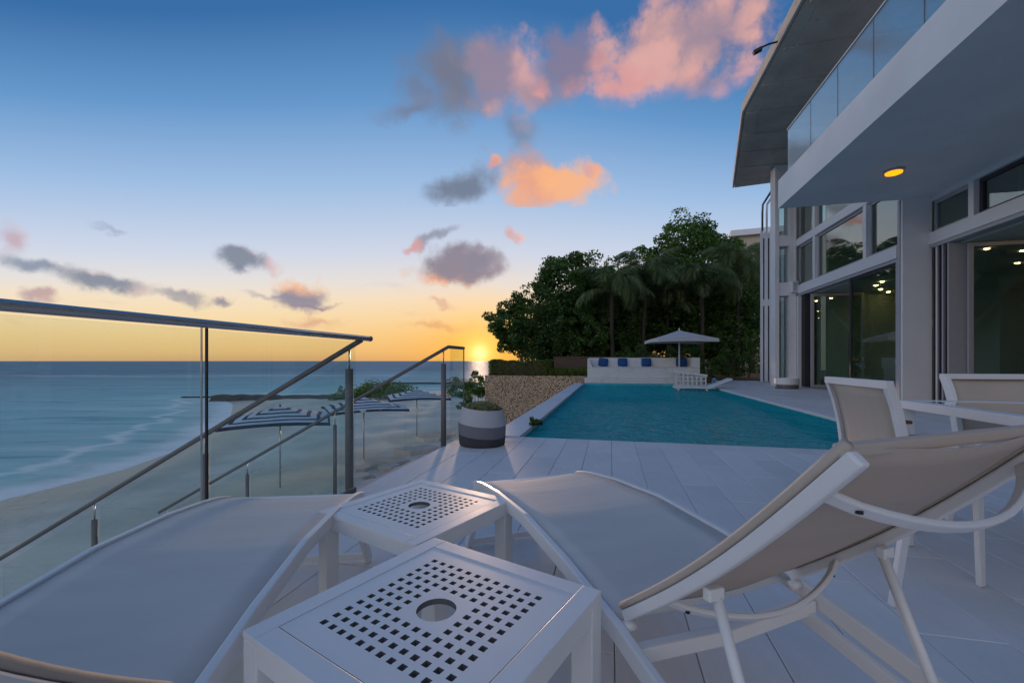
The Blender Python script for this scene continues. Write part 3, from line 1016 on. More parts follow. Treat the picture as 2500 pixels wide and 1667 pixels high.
# door jambs: a stack of folded leaves at the pillar
for k, (b_, mt) in enumerate([(6.88, 'dark_frame'), (6.79, 'white_frame'), (6.70, 'dark_frame'), (6.60, 'pale_grey_frame'), (6.51, 'dark_frame'), (6.43, 'pale_grey_frame')]):
    hb('folded_leaf', mt, 8.64, 8.64 + 0.30 + 0.06 * (k % 3), b_ - 0.022, b_ + 0.022, 0.02, 3.655)
# inner glazed screen seen through the opening
glazing('inner_door', 6.30, 8.95, 10.62, 0.02, 3.60, 0.085, 0.06, 'pale_grey_frame', axis='b')
glazing('inner_door', 6.26, 10.66, 12.1, 0.02, 3.60, 0.085, 0.06, 'dark_frame', axis='b')
for k in range(4):
    hb('folded_leaf', 'dark_frame' if k % 2 else 'pale_grey_frame', 8.66, 8.92, 4.42 - 0.09 * k, 4.46 - 0.09 * k, 0.02, 3.655)
glazing('sliding_door', 8.68, 1.0, 4.08, 0.01, 3.655, 0.09, 0.07, 'white_frame')
glazing('sliding_door', 8.68, -2.2, 0.99, 0.01, 3.655, 0.09, 0.07, 'white_frame')

# wall 1 (far): beams, mullions, windows, doors
hb('beam', 'white_frame', 8.02, 8.30, 7.125, 12.94, 3.50, 3.80)
hb('track', 'pale_grey_frame', 8.06, 8.26, 7.16, 12.90, 3.42, 3.498)
hb('beam', 'white_frame', 8.02, 8.30, 7.125, 12.94, 5.30, 5.56)
hb('beam', 'white_frame', 8.02, 8.30, 7.125, 12.94, 8.20, 8.48)
m1 = [12.94, 11.55, 8.50, 7.125]
for i in range(3):
    b1, b0 = m1[i], m1[i + 1]
    for z0, z1 in ((3.80, 5.30), (5.56, 8.20)):
        if i < 2:
            hb('mullion', 'white_frame', 8.03, 8.27, b0 - 0.08, b0 + 0.08, z0 + 0.002, z1 - 0.002)
        glazing('window', 8.12, b0 + (0.085 if i < 2 else 0.01), b1 - (0.085 if i else 0.01), z0 + 0.004, z1 - 0.004, 0.07, 0.08, 'pale_grey_frame')
hb('jamb', 'white_frame', 8.03, 8.27, 12.80, 12.94, 0.0, 3.418)
hb('jamb', 'pale_grey_frame', 8.05, 8.27, 7.125, 7.20, 0.0, 3.418)
hb('folded_leaf', 'dark_frame', 8.10, 8.55, 12.62, 12.70, 0.02, 3.41)
hb('folded_leaf', 'dark_frame', 8.10, 8.50, 12.46, 12.52, 0.02, 3.41)
glazing('open_door', 12.0, 8.14, 9.78, 0.02, 3.36, 0.09, 0.06, 'pale_grey_frame', axis='b')
glazing('sliding_door', 8.14, 7.21, 9.50, 0.015, 3.415, 0.07, 0.06, 'dark_frame')

# rooms behind the glass
hb('room_floor', 'interior_floor', 8.87, 16.0, -9.0, 12.9, -0.03, 0.008)
hb('room_floor', 'interior_floor', 8.31, 8.87, 7.13, 12.9, -0.03, 0.008)
hb('room_ceiling', 'interior_wall', 8.87, 14.6, -9.0, 6.9, 3.62, 3.70)
hb('room_ceiling', 'interior_wall', 8.31, 14.6, 7.13, 12.7, 3.38, 3.46)
hb('room_wall', 'interior_wall', 14.6, 14.8, -9.0, 12.9, 0.009, 8.4)
hb('room_wall', 'interior_wall', 9.0, 14.6, 12.7, 12.94, 0.009, 8.4)
hb('room_wall', 'interior_wall', 12.2, 14.6, 6.95, 7.12, 0.009, 4.65)
hb('room_wall', 'interior_dark', 11.6, 11.75, 9.2, 12.6, 0.009, 4.0)
hb('room_wall', 'interior_wall', 12.6, 12.75, 2.0, 5.6, 0.009, 4.65)
hb('end_wall', 'white_plaster', 9.2, 14.8, -9.2, -9.0, 0.0, 8.4)
# staircase slab seen through the far doors
st_ = MB(); st_.sweep([(10.9, 8.2, 3.2), (10.9, 11.6, 0.9)], 0.9, 0.16, side=(1, 0, 0)); st_.build('inner_stair', 'interior_wall', house)
# ceiling spots
for (a_, b_, z_) in [(9.4, 10.6, 3.38), (10.0, 11.5, 3.38), (9.2, 9.9, 3.38), (10.6, 12.2, 3.38), (12.6, 10.6, 3.38), (13.2, 8.6, 3.38),
                     (9.8, 5.6, 3.62), (10.8, 5.2, 3.62), (11.6, 5.8, 3.62), (11.9, 3.6, 3.62)]:
    sp_ = MB().lathe([(0.05, -0.001), (0.05, -0.02), (0.035, -0.028)], 10).build('ceiling_spot', 'spot_glow', house, loc=(a_, b_, z_))

# upper floor wall behind the balcony
hb('upper_wall', 'white_plaster', 8.75, 8.95, -9.0, 6.955, 5.622, 6.25)
hb('sill', 'white_frame', 8.68, 8.749, -9.0, 6.95, 6.20, 6.245)
hb('upper_wall', 'white_plaster', 8.75, 8.95, -9.0, 6.955, 7.75, 8.48)
ub = [6.955, 5.6, 4.2, 2.6, 1.0, -0.6, -2.4]
for i in range(len(ub) - 1):
    hb('upper_wall', 'white_plaster', 8.76, 8.94, ub[i] - 0.42, ub[i], 6.252, 7.748)
    glazing('window', 8.80, ub[i + 1] + 0.002, ub[i] - 0.422, 6.254, 7.746, 0.06, 0.08, 'pale_grey_frame')
hb('upper_wall', 'white_plaster', 8.76, 8.94, -9.0, -2.4, 6.252, 7.748)

# glass balustrade
ge = [6.56, 5.33, 4.18, 3.02, 1.83, 0.65, -0.52, -1.7, -2.9, -4.1]
for i in range(len(ge) - 1):
    hb('balustrade_panel', 'balcony_glass', 5.42, 5.435, ge[i + 1] + 0.012, ge[i] - 0.012, 5.624, 6.68)
    hb('joint', 'dark_frame', 5.424, 5.432, ge[i + 1] - 0.010, ge[i + 1] + 0.010, 5.624, 6.66)
hb('balustrade_panel', 'balcony_glass', 5.45, 8.0, 6.55, 6.565, 5.624, 6.68)
hb('balustrade_rail', 'white_metal', 5.405, 5.45, -4.1, 6.58, 6.682, 6.705)

# roof: deep concrete overhang, bent in plan
rp = [(5.10, -9.5), (5.12, 8.91), (6.40, 15.0), (9.4, 14.55), (15, 14.55), (15, -9.5)]
roof = MB().prism(rp, 8.50, 8.78).build('roof', 'roof_concrete', house)
gt = MB()
gt.sweep([(5.05, -9.5, 8.66), (5.07, 8.93, 8.66), (6.36, 15.03, 8.66)], 0.06, 0.30)
gt.build('gutter', 'roof_concrete', roof)
rb = [(b_, 5.16 if b_ < 8.9 else 5.14 + (b_ - 8.91) * 0.21) for b_ in [14.2, 12.9, 11.6, 10.3, 8.95, 7.6, 6.2, 4.8, 3.4, 2.0, 0.6]]
for k, (b_, a_) in enumerate(rb):
    MB().box(a_ + 0.05, 8.7, b_ - 0.03, b_ + 0.03, 8.455, 8.499).build('soffit_joint', 'roof_concrete', roof)
MB().sweep([(5.45, -9, 8.485), (5.47, 8.85, 8.485), (6.65, 14.7, 8.485)], 0.07, 0.026).build('drip_groove', 'roof_concrete', roof)

# pier with window slots at the far end of wall 1
PB0, PB1 = 12.945, 13.45
hb('pier', 'white_plaster', 7.30, 7.44, PB0, PB1, 0, 8.46)
hb('pier', 'white_plaster', 7.78, 8.02, PB0, PB1, 0, 8.46)
for z0, z1 in ((0, 0.10), (3.45, 3.95), (5.35, 5.75), (7.7, 8.46)):
    hb('pier_panel', 'white_plaster', 7.442, 7.778, PB0 + 0.01, PB1, z0, z1)
for z0, z1 in ((0.10, 3.45), (3.95, 5.35), (5.75, 7.7)):
    glazing('slot_window', PB0 + 0.16, 7.443, 7.777, z0 + 0.002, z1 - 0.002, 0.04, 0.05, 'pale_grey_frame', axis='b')
hb('pier_edge', 'white_metal', 7.98, 8.015, PB0 - 0.03, PB0 - 0.002, 0, 8.4)

# fin screen beyond the pier: white fins with dark glass behind, open fins above
FBK = 16.5
for k, (a0, a1) in enumerate([(7.90, 8.00), (8.07, 8.20), (8.27, 8.40), (8.48, 8.66)]):
    hb('fin', 'white_plaster', a0, a1, FBK, FBK + 0.07, 0.0, 6.95 - 0.03 * k)
    if k < 3:
        c = (a0 + a1) / 2 + 0.03
        MB().sweep([(c, FBK + 0.035, 6.951 - 0.03 * k), (c, FBK + 0.035, 7.8), (c + 0.04, FBK + 0.1, 8.2), (c + 0.30, FBK - 0.35, 8.72)], 0.055, 0.12, side=(1, 0, 0)).build('open_fin', 'white_plaster' if k else 'dark_frame', house)
for z0, z1 in ((3.5, 3.80), (6.62, 6.86)):
    hb('fin_band', 'white_plaster', 7.92, 8.64, FBK + 0.01, FBK + 0.09, z0, z1)
hb('strip_window', 'dark_frame', 7.93, 8.70, FBK + 0.12, FBK + 0.16, 0.02, 6.8)
hb('side_wall', 'white_plaster', 8.75, 8.95, 13.46, FBK + 0.34, 0.0, 6.8)
hb('side_wall', 'white_plaster', 8.03, 8.95, 13.2, 13.44, 0.0, 8.46)

# ================================================================== TERRACE GUARD AND STAIRS
def glass_panel(parent, pts, name='glass_panel'):
    """upright pane through four corners"""
    return MB().add(pts, [(0, 1, 2, 3)]).build(name, 'rail_glass', parent, solid=0.012)


RZ = 1.13
guard = thing('glass_guard', 'glass terrace guard with thick steel handrail beside the left lounger', 'railing', site(-0.66, -4.5), SITE_R)
# local: x = a, y = b from (-0.66,-4.5)
MB().tube([(0, -2.6, RZ), (0, 0, RZ), (0, 1.2, RZ), (0, 2.16, RZ)], 0.0195, 14).build('handrail', 'steel', guard, smooth=True)
MB().lathe([(0.0, -0.006), (0.021, -0.004), (0.021, 0.012), (0.0, 0.014)], 14, False).build('end_cap', 'dark_steel', guard, loc=(0, 2.16, RZ)).rotation_euler = (R(90), 0, 0)
for b0, b1 in ((-2.6, -0.72), (-0.70, 0.768), (0.805, 1.96)):
    glass_panel(guard, [(0, b0, 0.02), (0, b1, 0.02), (0, b1, RZ - 0.03), (0, b0, RZ - 0.03)])
MB().box(-0.005, 0.005, 0.793, 0.801, 0.02, RZ - 0.02).build('edge_strip', 'black', guard)
MB().box(-0.004, 0.004, 0.770, 0.774, 0.02, RZ - 0.02).build('edge_strip', 'steel', guard)
MB().box(-0.012, 0.012, -2.6, 1.96, 0.0, 0.05).build('channel', 'dark_steel', guard)


def stair_rail(name, label, b, rail_a, p_ts, glass_t, end_t):
    """railing running down the beach stairs along -a at b = const"""
    base = site(-0.66, b)
    root = thing(name, label, 'railing', base, SITE_R, None)
    SL = 0.53
    zt = lambda s_: RZ - 0.015 - SL * s_
    MB().tube([(rail_a, 0, zt(-rail_a)), (-end_t * 0.5, 0, zt(end_t * 0.5)), (-end_t, 0, zt(end_t))], 0.0195, 12).build('handrail', 'dark_steel', root, smooth=True)
    for s_ in p_ts:
        gz = -SL * max(s_ - 0.1, 0) if s_ > 0.2 else 0.0
        tp = zt(s_) - 0.16
        post = MB().tube([(-s_, 0, gz - 0.02), (-s_, 0, tp)], 0.030 if s_ < 0.2 else 0.023, 14).build('post', 'dark_steel', root, smooth=True)
        MB().tube([(-s_, 0, tp - 0.005), (-s_, 0, zt(s_) - 0.015)], 0.007, 8).build('pin', 'steel', post, smooth=True)
    for s0, s1 in glass_t:
        glass_panel(root, [(-s0, 0.02, zt(s0) - 1.0), (-s1, 0.02, zt(s1) - 1.0), (-s1, 0.02, zt(s1) - 0.07), (-s0, 0.02, zt(s0) - 0.07)])
    return root


stair_rail('stair_railing', 'nearer steel stair railing sloping down from the corner of the terrace guard', -2.46, 0.0, [0.10, 1.42, 2.62, 3.85], [(0.14, 1.38), (1.46, 2.58), (2.66, 3.8)], 4.3)
stair_rail('stair_railing', 'farther steel stair railing sloping down from the post near the planter', -0.74, 0.0, [0.05, 1.45, 2.72, 4.0], [(0.10, 1.40), (1.5, 2.68), (2.76, 3.95)], 4.15)

g2 = thing('glass_guard', 'short glass guard panel with handrail between the stairs and the striped planter', 'railing', site(-0.66, -0.72), SITE_R)
MB().tube([(0, 0, RZ - 0.01), (0, 0.52, RZ - 0.01)], 0.0195, 12).build('handrail', 'dark_steel', g2, smooth=True)
glass_panel(g2, [(0, 0.06, 0.0), (0, 0.52, 0.0), (0, 0.52, RZ - 0.03), (0, 0.06, RZ - 0.03)])
MB().box(-0.006, 0.006, 0.522, 0.532, 0.0, RZ - 0.03).build('edge_strip', 'dark_steel', g2)

# stone steps to the beach
steps = thing('stone_steps', 'pale stone steps going down from the terrace to the sand', 'steps', site(-0.72, -1.6), SITE_R)
for k in range(15):
    x1 = -0.0 - k * 0.322; z1 = -0.17 * (k + 1)
    MB().box(x1 - 0.35, x1, -0.92 + rnd.uniform(-.03, .03), 0.90 + rnd.uniform(-.03, .03), z1 - 0.5 if z1 > -2.2 else -3.0, z1).build('step', 'step_stone', steps, bevel=0.012)

# flagstones half buried in the sand below the terrace
path = struct(bpy.data.objects.new('stone_path', None)); col.objects.link(path)


def slab(x, y, w_, l_, rot, z=-2.36, h=0.14):
    n = rnd.choice([5, 6, 7])
    poly = []
    for k in range(n):
        a = 2 * math.pi * k / n + rnd.uniform(-0.25, 0.25)
        r_ = rnd.uniform(0.8, 1.1)
        poly.append((math.cos(a) * w_ / 2 * r_, math.sin(a) * l_ / 2 * r_))
    o_ = MB().prism(poly, -0.3, h).build('slab', 'step_stone', path, bevel=0.02, loc=(x, y, z - 0.06))
    o_.rotation_euler = (rnd.uniform(-0.05, 0.05), rnd.uniform(-0.05, 0.05), rot)


for (px, py, w_, l_) in [(915, 1128, 0.9, 1.2), (962, 1125, 1.1, 1.3), (1000, 1100, 1.0, 1.2), (1040, 1095, 0.9, 1.0), (985, 1150, 0.8, 0.9), (905, 1180, 0.7, 0.6),
                         (880, 1165, 0.7, 0.6), (880, 1190, 0.8, 0.6), (1050, 1070, 1.2, 1.4), (1085, 1062, 1.4, 1.3), (940, 1165, 0.7, 0.7), (1020, 1122, 0.7, 0.8), (875, 1145, 0.8, 0.7), (865, 1180, 0.7, 0.5), (950, 1140, 0.6, 0.7)]:
    yy = (CAM_H + 2.36) * 1042 / (py - 881); xx = (px - 1250) / 1042 * yy
    slab(xx, yy, w_, l_, rnd.uniform(0, 3))

# ================================================================== FURNITURE IN THE FOREGROUND
# ---- perforated side tables
T_HALF = 0.25


def perforated_panel(half, n, pitch, hole, cn):
    """square sheet with an n x n grid of square holes and a round hole in the middle"""
    g0 = -((n - 1) * pitch + hole) / 2
    br = [-half]
    for i in range(n):
        br += [g0 + i * pitch, g0 + i * pitch + hole]
    br.append(half)
    k0 = (n - cn) // 2
    lo, hi = 2 * k0, 2 * (k0 + cn) + 1            # break indices bounding the plain middle
    m_ = MB(); vid = {}

    def v(i, j):
        if (i, j) not in vid:
            vid[(i, j)] = len(m_.v); m_.v.append((br[i], br[j], 0.0))
        return vid[(i, j)]
    nb = len(br)
    for i in range(nb - 1):
        for j in range(nb - 1):
            if lo <= i < hi and lo <= j < hi:
                continue
            if i % 2 == 1 and j % 2 == 1:
                continue
            m_.f.append((v(i, j), v(i + 1, j), v(i + 1, j + 1), v(i, j + 1)))
    ring = [(i, lo) for i in range(lo, hi)] + [(hi, j) for j in range(lo, hi)] + [(i, hi) for i in range(hi, lo, -1)] + [(lo, j) for j in range(hi, lo, -1)]
    outer = [v(i, j) for i, j in ring]
    inner = []
    for i, j in ring:
        a = math.atan2(br[j], br[i]); inner.append(len(m_.v)); m_.v.append((0.040 * math.cos(a), 0.040 * math.sin(a), 0.0))
    for k in range(len(ring)):
        k2 = (k + 1) % len(ring)
        m_.f.append((outer[k], outer[k2], inner[k2], inner[k]))
    return m_


def side_table(loc, rz, label):
    root = thing('side_table', label, 'side table', loc, rz, 'perforated side tables between the loungers')
    h = loc[2]
    root.location = (loc[0], loc[1], 0)
    fr = MB(); i_ = 0.207; o_ = T_HALF
    for sgn in (1, -1):
        fr.box(-o_, o_, sgn * o_ if sgn < 0 else i_, -i_ if sgn < 0 else o_, h - 0.012, h)
        fr.box(sgn * o_ if sgn < 0 else i_, -i_ if sgn < 0 else o_, -i_, i_, h - 0.012, h)
    fr.build('top_frame', 'white_metal', root, bevel=0.0015)
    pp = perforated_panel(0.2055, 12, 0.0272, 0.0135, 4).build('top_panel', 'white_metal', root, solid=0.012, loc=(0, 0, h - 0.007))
    pp.data.materials.append(MAT['rim_shade']); pp.modifiers['solid'].material_offset_rim = 1  # shade inside the holes painted on as a darker rim colour
    for sx, sy in ((1, 0), (-1, 0), (0, 1), (0, -1)):
        if sx:
            x0, x1 = (o_ - 0.022, o_ - 0.002) if sx > 0 else (-o_ + 0.002, -o_ + 0.022)
            MB().box(x0, x1, -o_ + 0.05, o_ - 0.05, h - 0.052, h - 0.0125).build('apron', 'white_metal', root, bevel=0.002)
        else:
            y0, y1 = (o_ - 0.022, o_ - 0.002) if sy > 0 else (-o_ + 0.002, -o_ + 0.022)
            MB().box(-o_ + 0.05, o_ - 0.05, y0, y1, h - 0.052, h - 0.0125).build('apron', 'white_metal', root, bevel=0.002)
    for sx in (1, -1):
        for sy in (1, -1):
            x0, x1 = sorted((sx * (o_ - 0.0005), sx * (o_ - 0.05))); y0, y1 = sorted((sy * (o_ - 0.0005), sy * (o_ - 0.05)))
            lg = MB().box(x0, x1, y0, y1, 0.004, h - 0.0125).build('leg', 'white_metal', root, bevel=0.003)
            MB().box(x0 + .004, x1 - .004, y0 + .004, y1 - .004, 0, 0.004).build('glide', 'black', lg)
    return root


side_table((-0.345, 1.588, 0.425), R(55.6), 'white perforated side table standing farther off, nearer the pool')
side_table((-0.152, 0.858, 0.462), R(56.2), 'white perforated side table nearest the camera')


# ---- sun loungers
SEAT_PROF = [(-0.78, 0.235), (-0.6, 0.262), (-0.45, 0.285), (-0.3, 0.315), (-0.15, 0.35), (0.0, 0.385), (0.25, 0.42), (0.55, 0.442), (0.85, 0.43), (1.05, 0.408), (1.15, 0.392), (1.22, 0.372)]


def prof(s_):
    for (a, za), (b, zb) in zip(SEAT_PROF, SEAT_PROF[1:]):
        if a <= s_ <= b:
            return za + (zb - za) * (s_ - a) / (b - a)
    return SEAT_PROF[-1][1]


def lounger(loc, rz, label):
    """local frame: x across (0 = left rail), y towards the foot end from the hinge"""
    root = thing('sun_lounger', label, 'sun lounger', loc, rz, 'white sling sun loungers around the side tables')
    W = 0.565; BW0, BW1 = 0.022, 0.535
    for x in (0.0, W):
        MB().sweep([(x, s_, z_ - 0.022) for s_, z_ in SEAT_PROF], 0.021, 0.044, side=(1, 0, 0)).build('side_rail', 'white_metal', root, bevel=0.004)
    # seat sling
    n = 26
    MB().grid(8, n, lambda u, v_: (0.012 + u * (W - 0.024), 0.02 + v_ * 1.19, prof(0.02 + v_ * 1.19) - 0.008 - 0.010 * math.sin(math.pi * u))).build('seat_sling', 'seat_sling', root, smooth=True, solid=0.002)
    # foot and head bars, low cross bars
    MB().sweep([(0.0, 1.205, 0.35), (W, 1.205, 0.35)], 0.03, 0.03).build('foot_bar', 'white_metal', root)
    MB().sweep([(0.013, -0.035, prof(-0.03) - 0.04), (W * 0.5, -0.035, prof(-0.03) - 0.055), (W - 0.013, -0.035, prof(-0.03) - 0.04)], 0.028, 0.034).build('cross_bar', 'white_metal', root, bevel=0.004)
    MB().sweep([(0.013, -0.70, 0.21), (W - 0.013, -0.70, 0.21)], 0.03, 0.04).build('cross_bar', 'white_metal', root, bevel=0.004)
    for x in (0.0, W):
        # foot legs splay outwards, head legs near the hinge end
        MB().sweep([(x, 1.02, prof(1.02) - 0.05), (x, 1.20, 0.2), (x, 1.36, 0.004)], 0.026, 0.045, side=(1, 0, 0)).build('leg', 'white_metal', root, bevel=0.004)
        MB().sweep([(x, -0.42, prof(-0.42) - 0.05), (x, -0.55, 0.14), (x, -0.66, 0.004)], 0.026, 0.045, side=(1, 0, 0)).build('leg', 'white_metal', root, bevel=0.004)
        # ratchet rail under the head end
        xi = x + (0.034 if x == 0 else -0.034)
        MB().sweep([(xi, 0.0, prof(0) - 0.062), (xi, -0.45, prof(-0.45) - 0.062)], 0.018, 0.034, side=(1, 0, 0)).build('ratchet_rail', 'white_metal', root, bevel=0.002)
    MB().sweep([(0.0, 1.335, 0.032), (W, 1.335, 0.032)], 0.024, 0.03).build('foot_cross_bar', 'white_metal', root, bevel=0.003)
    # raised backrest, 45 degrees, slightly bowed
    th = R(43.8); L = 0.652
    hz = 0.386

    def bp(x, d, off=0.0):
        bow = 0.018 * math.sin(math.pi * d / L)
        nrm = (0, math.sin(th), math.cos(th))          # towards the sitter
        k = off - bow + 0.018 * 0.4
        return (x, -d * math.cos(th) + nrm[1] * k, hz + d * math.sin(th) + nrm[2] * k)
    ds = [L * i / 12 for i in range(13)]
    for x in (BW0, BW1):
        MB().sweep([bp(x, d, 0.004) for d in ds], 0.018, 0.023, side=(1, 0, 0)).build('back_rail', 'white_metal', root, bevel=0.004)
    MB().sweep([bp(BW0 - 0.006, L - 0.012, 0.022), bp(BW1 + 0.006, L - 0.012, 0.022)], 0.018, 0.018).build('back_top_bar', 'sling', root, bevel=0.004)
    MB().grid(10, 16, lambda u, v_: bp(BW0 - 0.004 + u * (BW1 - BW0 + 0.008), 0.03 + v_ * (L - 0.035), 0.024 - 0.022 * math.sin(math.pi * u))).build('back_sling', 'sling', root, smooth=True, solid=0.003)
    for x in (BW0, BW1):
        MB().tube([bp(x, d, 0.024) for d in ds], 0.008, 8).build('sling_hem', 'sling', root, smooth=True)
    # bowed braces under the backrest
    for d, sag in ((0.15, 0.066), (0.575, 0.072)):
        pts = []
        for i in range(15):
            u = i / 14
            sg = sag * math.sin(math.pi * u) ** 0.8
            pts.append(bp(BW0 + 0.014 + u * (BW1 - BW0 - 0.028), d, 0.0 - sg))
        br_ = MB().sweep(pts, 0.021, 0.010, side=(0, -math.cos(th), math.sin(th))).build('back_brace', 'white_metal', root, bevel=0.003)
        for u in (0.07, 0.93):
            q = bp(BW0 + 0.014 + u * (BW1 - BW0 - 0.028), d, -0.006 - sag * math.sin(math.pi * u) ** 0.8)
            MB().lathe([(0.0, -0.003), (0.0045, -0.002), (0.0045, 0.002), (0.0, 0.003)], 10, False).build('screw', 'black', br_, loc=q)
    # prop struts down to the ratchet
    for x in (BW0 + 0.03, BW1 - 0.03):
        t0 = Vector(bp(x, 0.27, -0.024)); t1 = Vector((x, -0.345, prof(-0.345) - 0.075))
        MB().tube([t0, t0.lerp(t1, 0.5), t1], 0.0095, 12).build('prop_strut', 'white_metal', root, smooth=True)
        bx = MB().box(-0.024, 0.010, -0.009, 0.009, -0.004, 0.018).build('strut_bracket', 'white_metal', root, bevel=0.003, loc=t0)
        if x > 0.3:
            bx.scale = (-1, 1, 1)
    MB().tube([(BW0 + 0.03, -0.345, prof(-0.345) - 0.075), (BW1 - 0.03, -0.345, prof(-0.345) - 0.075)], 0.0125, 12).build('prop_bar', 'white_metal', root, smooth=True)
    for x, sx in ((0.012, 1), (W - 0.012, -1)):
        MB().tube([(x, 0.0, hz - 0.012), (x + sx * 0.028, 0.0, hz - 0.012)], 0.012, 12).build('hinge_bolt', 'white_metal', root, smooth=True)
    return root


lounger((0.235, 0.935, 0.0), R(20.0), 'white sling sun lounger with its raised back filling the right foreground')
lounger((-1.109, 0.645, 0.0), R(6.0), 'white sling sun lounger on the left along the glass guard')


# ---- dining chairs (one warped to where its feet stand) and table
def chair(label, fn, root_loc, rz=0.0):
    root = thing('dining_chair', label, 'chair', root_loc, rz, 'white sling dining chairs at the outdoor table')
    w = 0.24

    def put(mb, name, mat, **kw):
        return mb.warp(fn).build(name, mat, root, **kw)
    stile = [(-0.265, 0.004), (-0.235, 0.14), (-0.205, 0.28), (-0.190, 0.42), (-0.195, 0.54), (-0.215, 0.66), (-0.250, 0.78), (-0.292, 0.872)]
    for sx in (1, -1):
        put(MB().sweep([(sx * w, y, z) for y, z in stile[:4]], 0.03, [0.034, 0.038, 0.042, 0.044], side=(1, 0, 0)), 'rear_leg', 'white_metal', bevel=0.003)
        put(MB().sweep([(sx * w, y, z) for y, z in stile[3:]], 0.03, [0.044, 0.044, 0.044, 0.044, 0.042], side=(1, 0, 0)), 'back_stile', 'white_metal', bevel=0.003)
        put(MB().sweep([(sx * w, 0.222, 0.004), (sx * w, 0.205, 0.40), (sx * w, 0.19, 0.635)], 0.03, [0.032, 0.042, 0.036], side=(1, 0, 0)), 'front_leg', 'white_metal', bevel=0.003)
        arm = put(MB().sweep([(sx * w, -0.205, 0.655), (sx * w, 0.0, 0.652), (sx * w, 0.225, 0.642)], 0.042, 0.018, side=(1, 0, 0)), 'armrest', 'wood', bevel=0.004)
        put(MB().sweep([(sx * w, -0.20, 0.405), (sx * w, 0.205, 0.415)], 0.026, 0.05, side=(1, 0, 0)), 'seat_rail', 'white_metal', bevel=0.003)
    put(MB().sweep([(-w - 0.014, -0.289, 0.866), (w + 0.014, -0.289, 0.866)], 0.042, 0.032), 'top_rail', 'white_metal', bevel=0.003)
    put(MB().sweep([(-w + 0.015, -0.198, 0.50), (w - 0.015, -0.198, 0.50)], 0.03, 0.03), 'lower_rail', 'white_metal', bevel=0.003)
    put(MB().sweep([(-w + 0.015, 0.20, 0.41), (w - 0.015, 0.20, 0.41)], 0.03, 0.045), 'front_rail', 'white_metal', bevel=0.003)
    put(MB().grid(6, 8, lambda u, v_: ((u - 0.5) * (2 * w - 0.06), -0.19 + v_ * 0.38, 0.425 - 0.012 * math.sin(math.pi * u))), 'seat_sling', 'sling', smooth=True, solid=0.003)

    def bk(u, v_):
        z = 0.515 + v_ * 0.335
        for (y0, z0), (y1, z1) in zip(stile, stile[1:]):
            if z0 <= z <= z1:
                y = y0 + (y1 - y0) * (z - z0) / (z1 - z0)
        return ((u - 0.5) * (2 * w - 0.04), y - 0.004 - 0.012 * math.sin(math.pi * u), z)
    put(MB().grid(6, 8, bk), 'back_sling', 'sling', smooth=True, solid=0.003)
    return root


NB_, FB2, FF_, NF_ = Vector((1.49, 1.67)), Vector((1.61, 2.14)), Vector((2.07, 2.22)), Vector((2.0, 1.82))
c0 = (NB_ + FB2 + FF_ + NF_) / 4


def warpA(x, y, z):
    s_ = (x + 0.24) / 0.48; t_ = (y + 0.265) / 0.487
    q = FB2 * (1 - s_) * (1 - t_) + NB_ * s_ * (1 - t_) + FF_ * (1 - s_) * t_ + NF_ * s_ * t_
    return (q.x - c0.x, q.y - c0.y, z)


chair('white sling dining chair seen from behind, beyond the raised lounger back', warpA, (c0.x, c0.y, 0))
chair('white sling dining chair on the far side of the table at the right edge', lambda x, y, z: (x, y, z), (2.83, 2.28, 0), R(180 - 9))

tb = thing('dining_table', 'white framed outdoor dining table with grey glass top at the right edge', 'table', (2.19, 2.44, 0), SITE_R)
TWd, TLn, TZ = 1.0, 1.9, 0.74            # local x right, y towards the camera (negative)
f_ = MB()
f_.box(0, 0.07, -TLn, 0, TZ - 0.045, TZ).box(TWd - 0.07, TWd, -TLn, 0, TZ - 0.045, TZ).box(0.07, TWd - 0.07, -0.07, 0, TZ - 0.045, TZ).box(0.07, TWd - 0.07, -TLn, -TLn + 0.07, TZ - 0.045, TZ)
f_.build('table_frame', 'white_metal', tb, bevel=0.003)
MB().box(0.072, TWd - 0.072, -TLn + 0.072, -0.072, TZ - 0.012, TZ - 0.002).build('glass_top', 'table_glass', tb)
for x0 in (0.002, TWd - 0.062):
    for y0 in (-0.062, -TLn + 0.002):
        MB().box(x0, x0 + 0.06, y0, y0 + 0.06, 0, TZ - 0.046).build('leg', 'white_metal', tb, bevel=0.003)

# ---- striped planter by the stairs
pl = thing('planter', 'round planter in pale grey, mid grey and black bands with a small pale plant', 'planter', (-0.345, 4.93, 0))


def pot_r(z):
    return 0.262 + 0.012 * math.sin(z / 0.44 * 3.0) - 0.035 * max(0, (z - 0.22) / 0.22) ** 1.5


seg = 48
bands = [(0.0, 0.12, 'pot_dark', 'lower_band'), (0.12, 0.25, 'pot_mid', 'middle_band'), (0.25, 0.43, 'pot_light', 'upper_band')]
for z0, z1, mt, nm in bands:
    m_ = MB(); rows = 6
    vs = []
    for i in range(rows + 1):
        for k in range(seg):
            a = 2 * math.pi * k / seg
            tilt = 0.028 * math.sin(a - 0.9)
            zz0 = z0 + (tilt if z0 > 0 else 0); zz1 = z1 + (tilt if z1 < 0.42 else tilt * 0.9)
            z = zz0 + (zz1 - zz0) * i / rows
            r_ = pot_r(z) * (1.0 if z > 0.015 else 0.97)
            vs.append((r_ * math.cos(a), r_ * math.sin(a), z))
    m_.add(vs, [(i * seg + k, i * seg + (k + 1) % seg, (i + 1) * seg + (k + 1) % seg, (i + 1) * seg + k) for i in range(rows) for k in range(seg)])
    m_.build(nm, mt, pl, smooth=True)
MB().lathe([(0.0, 0.385), (0.215, 0.385)], 32, False).build('soil', 'soil', pl)


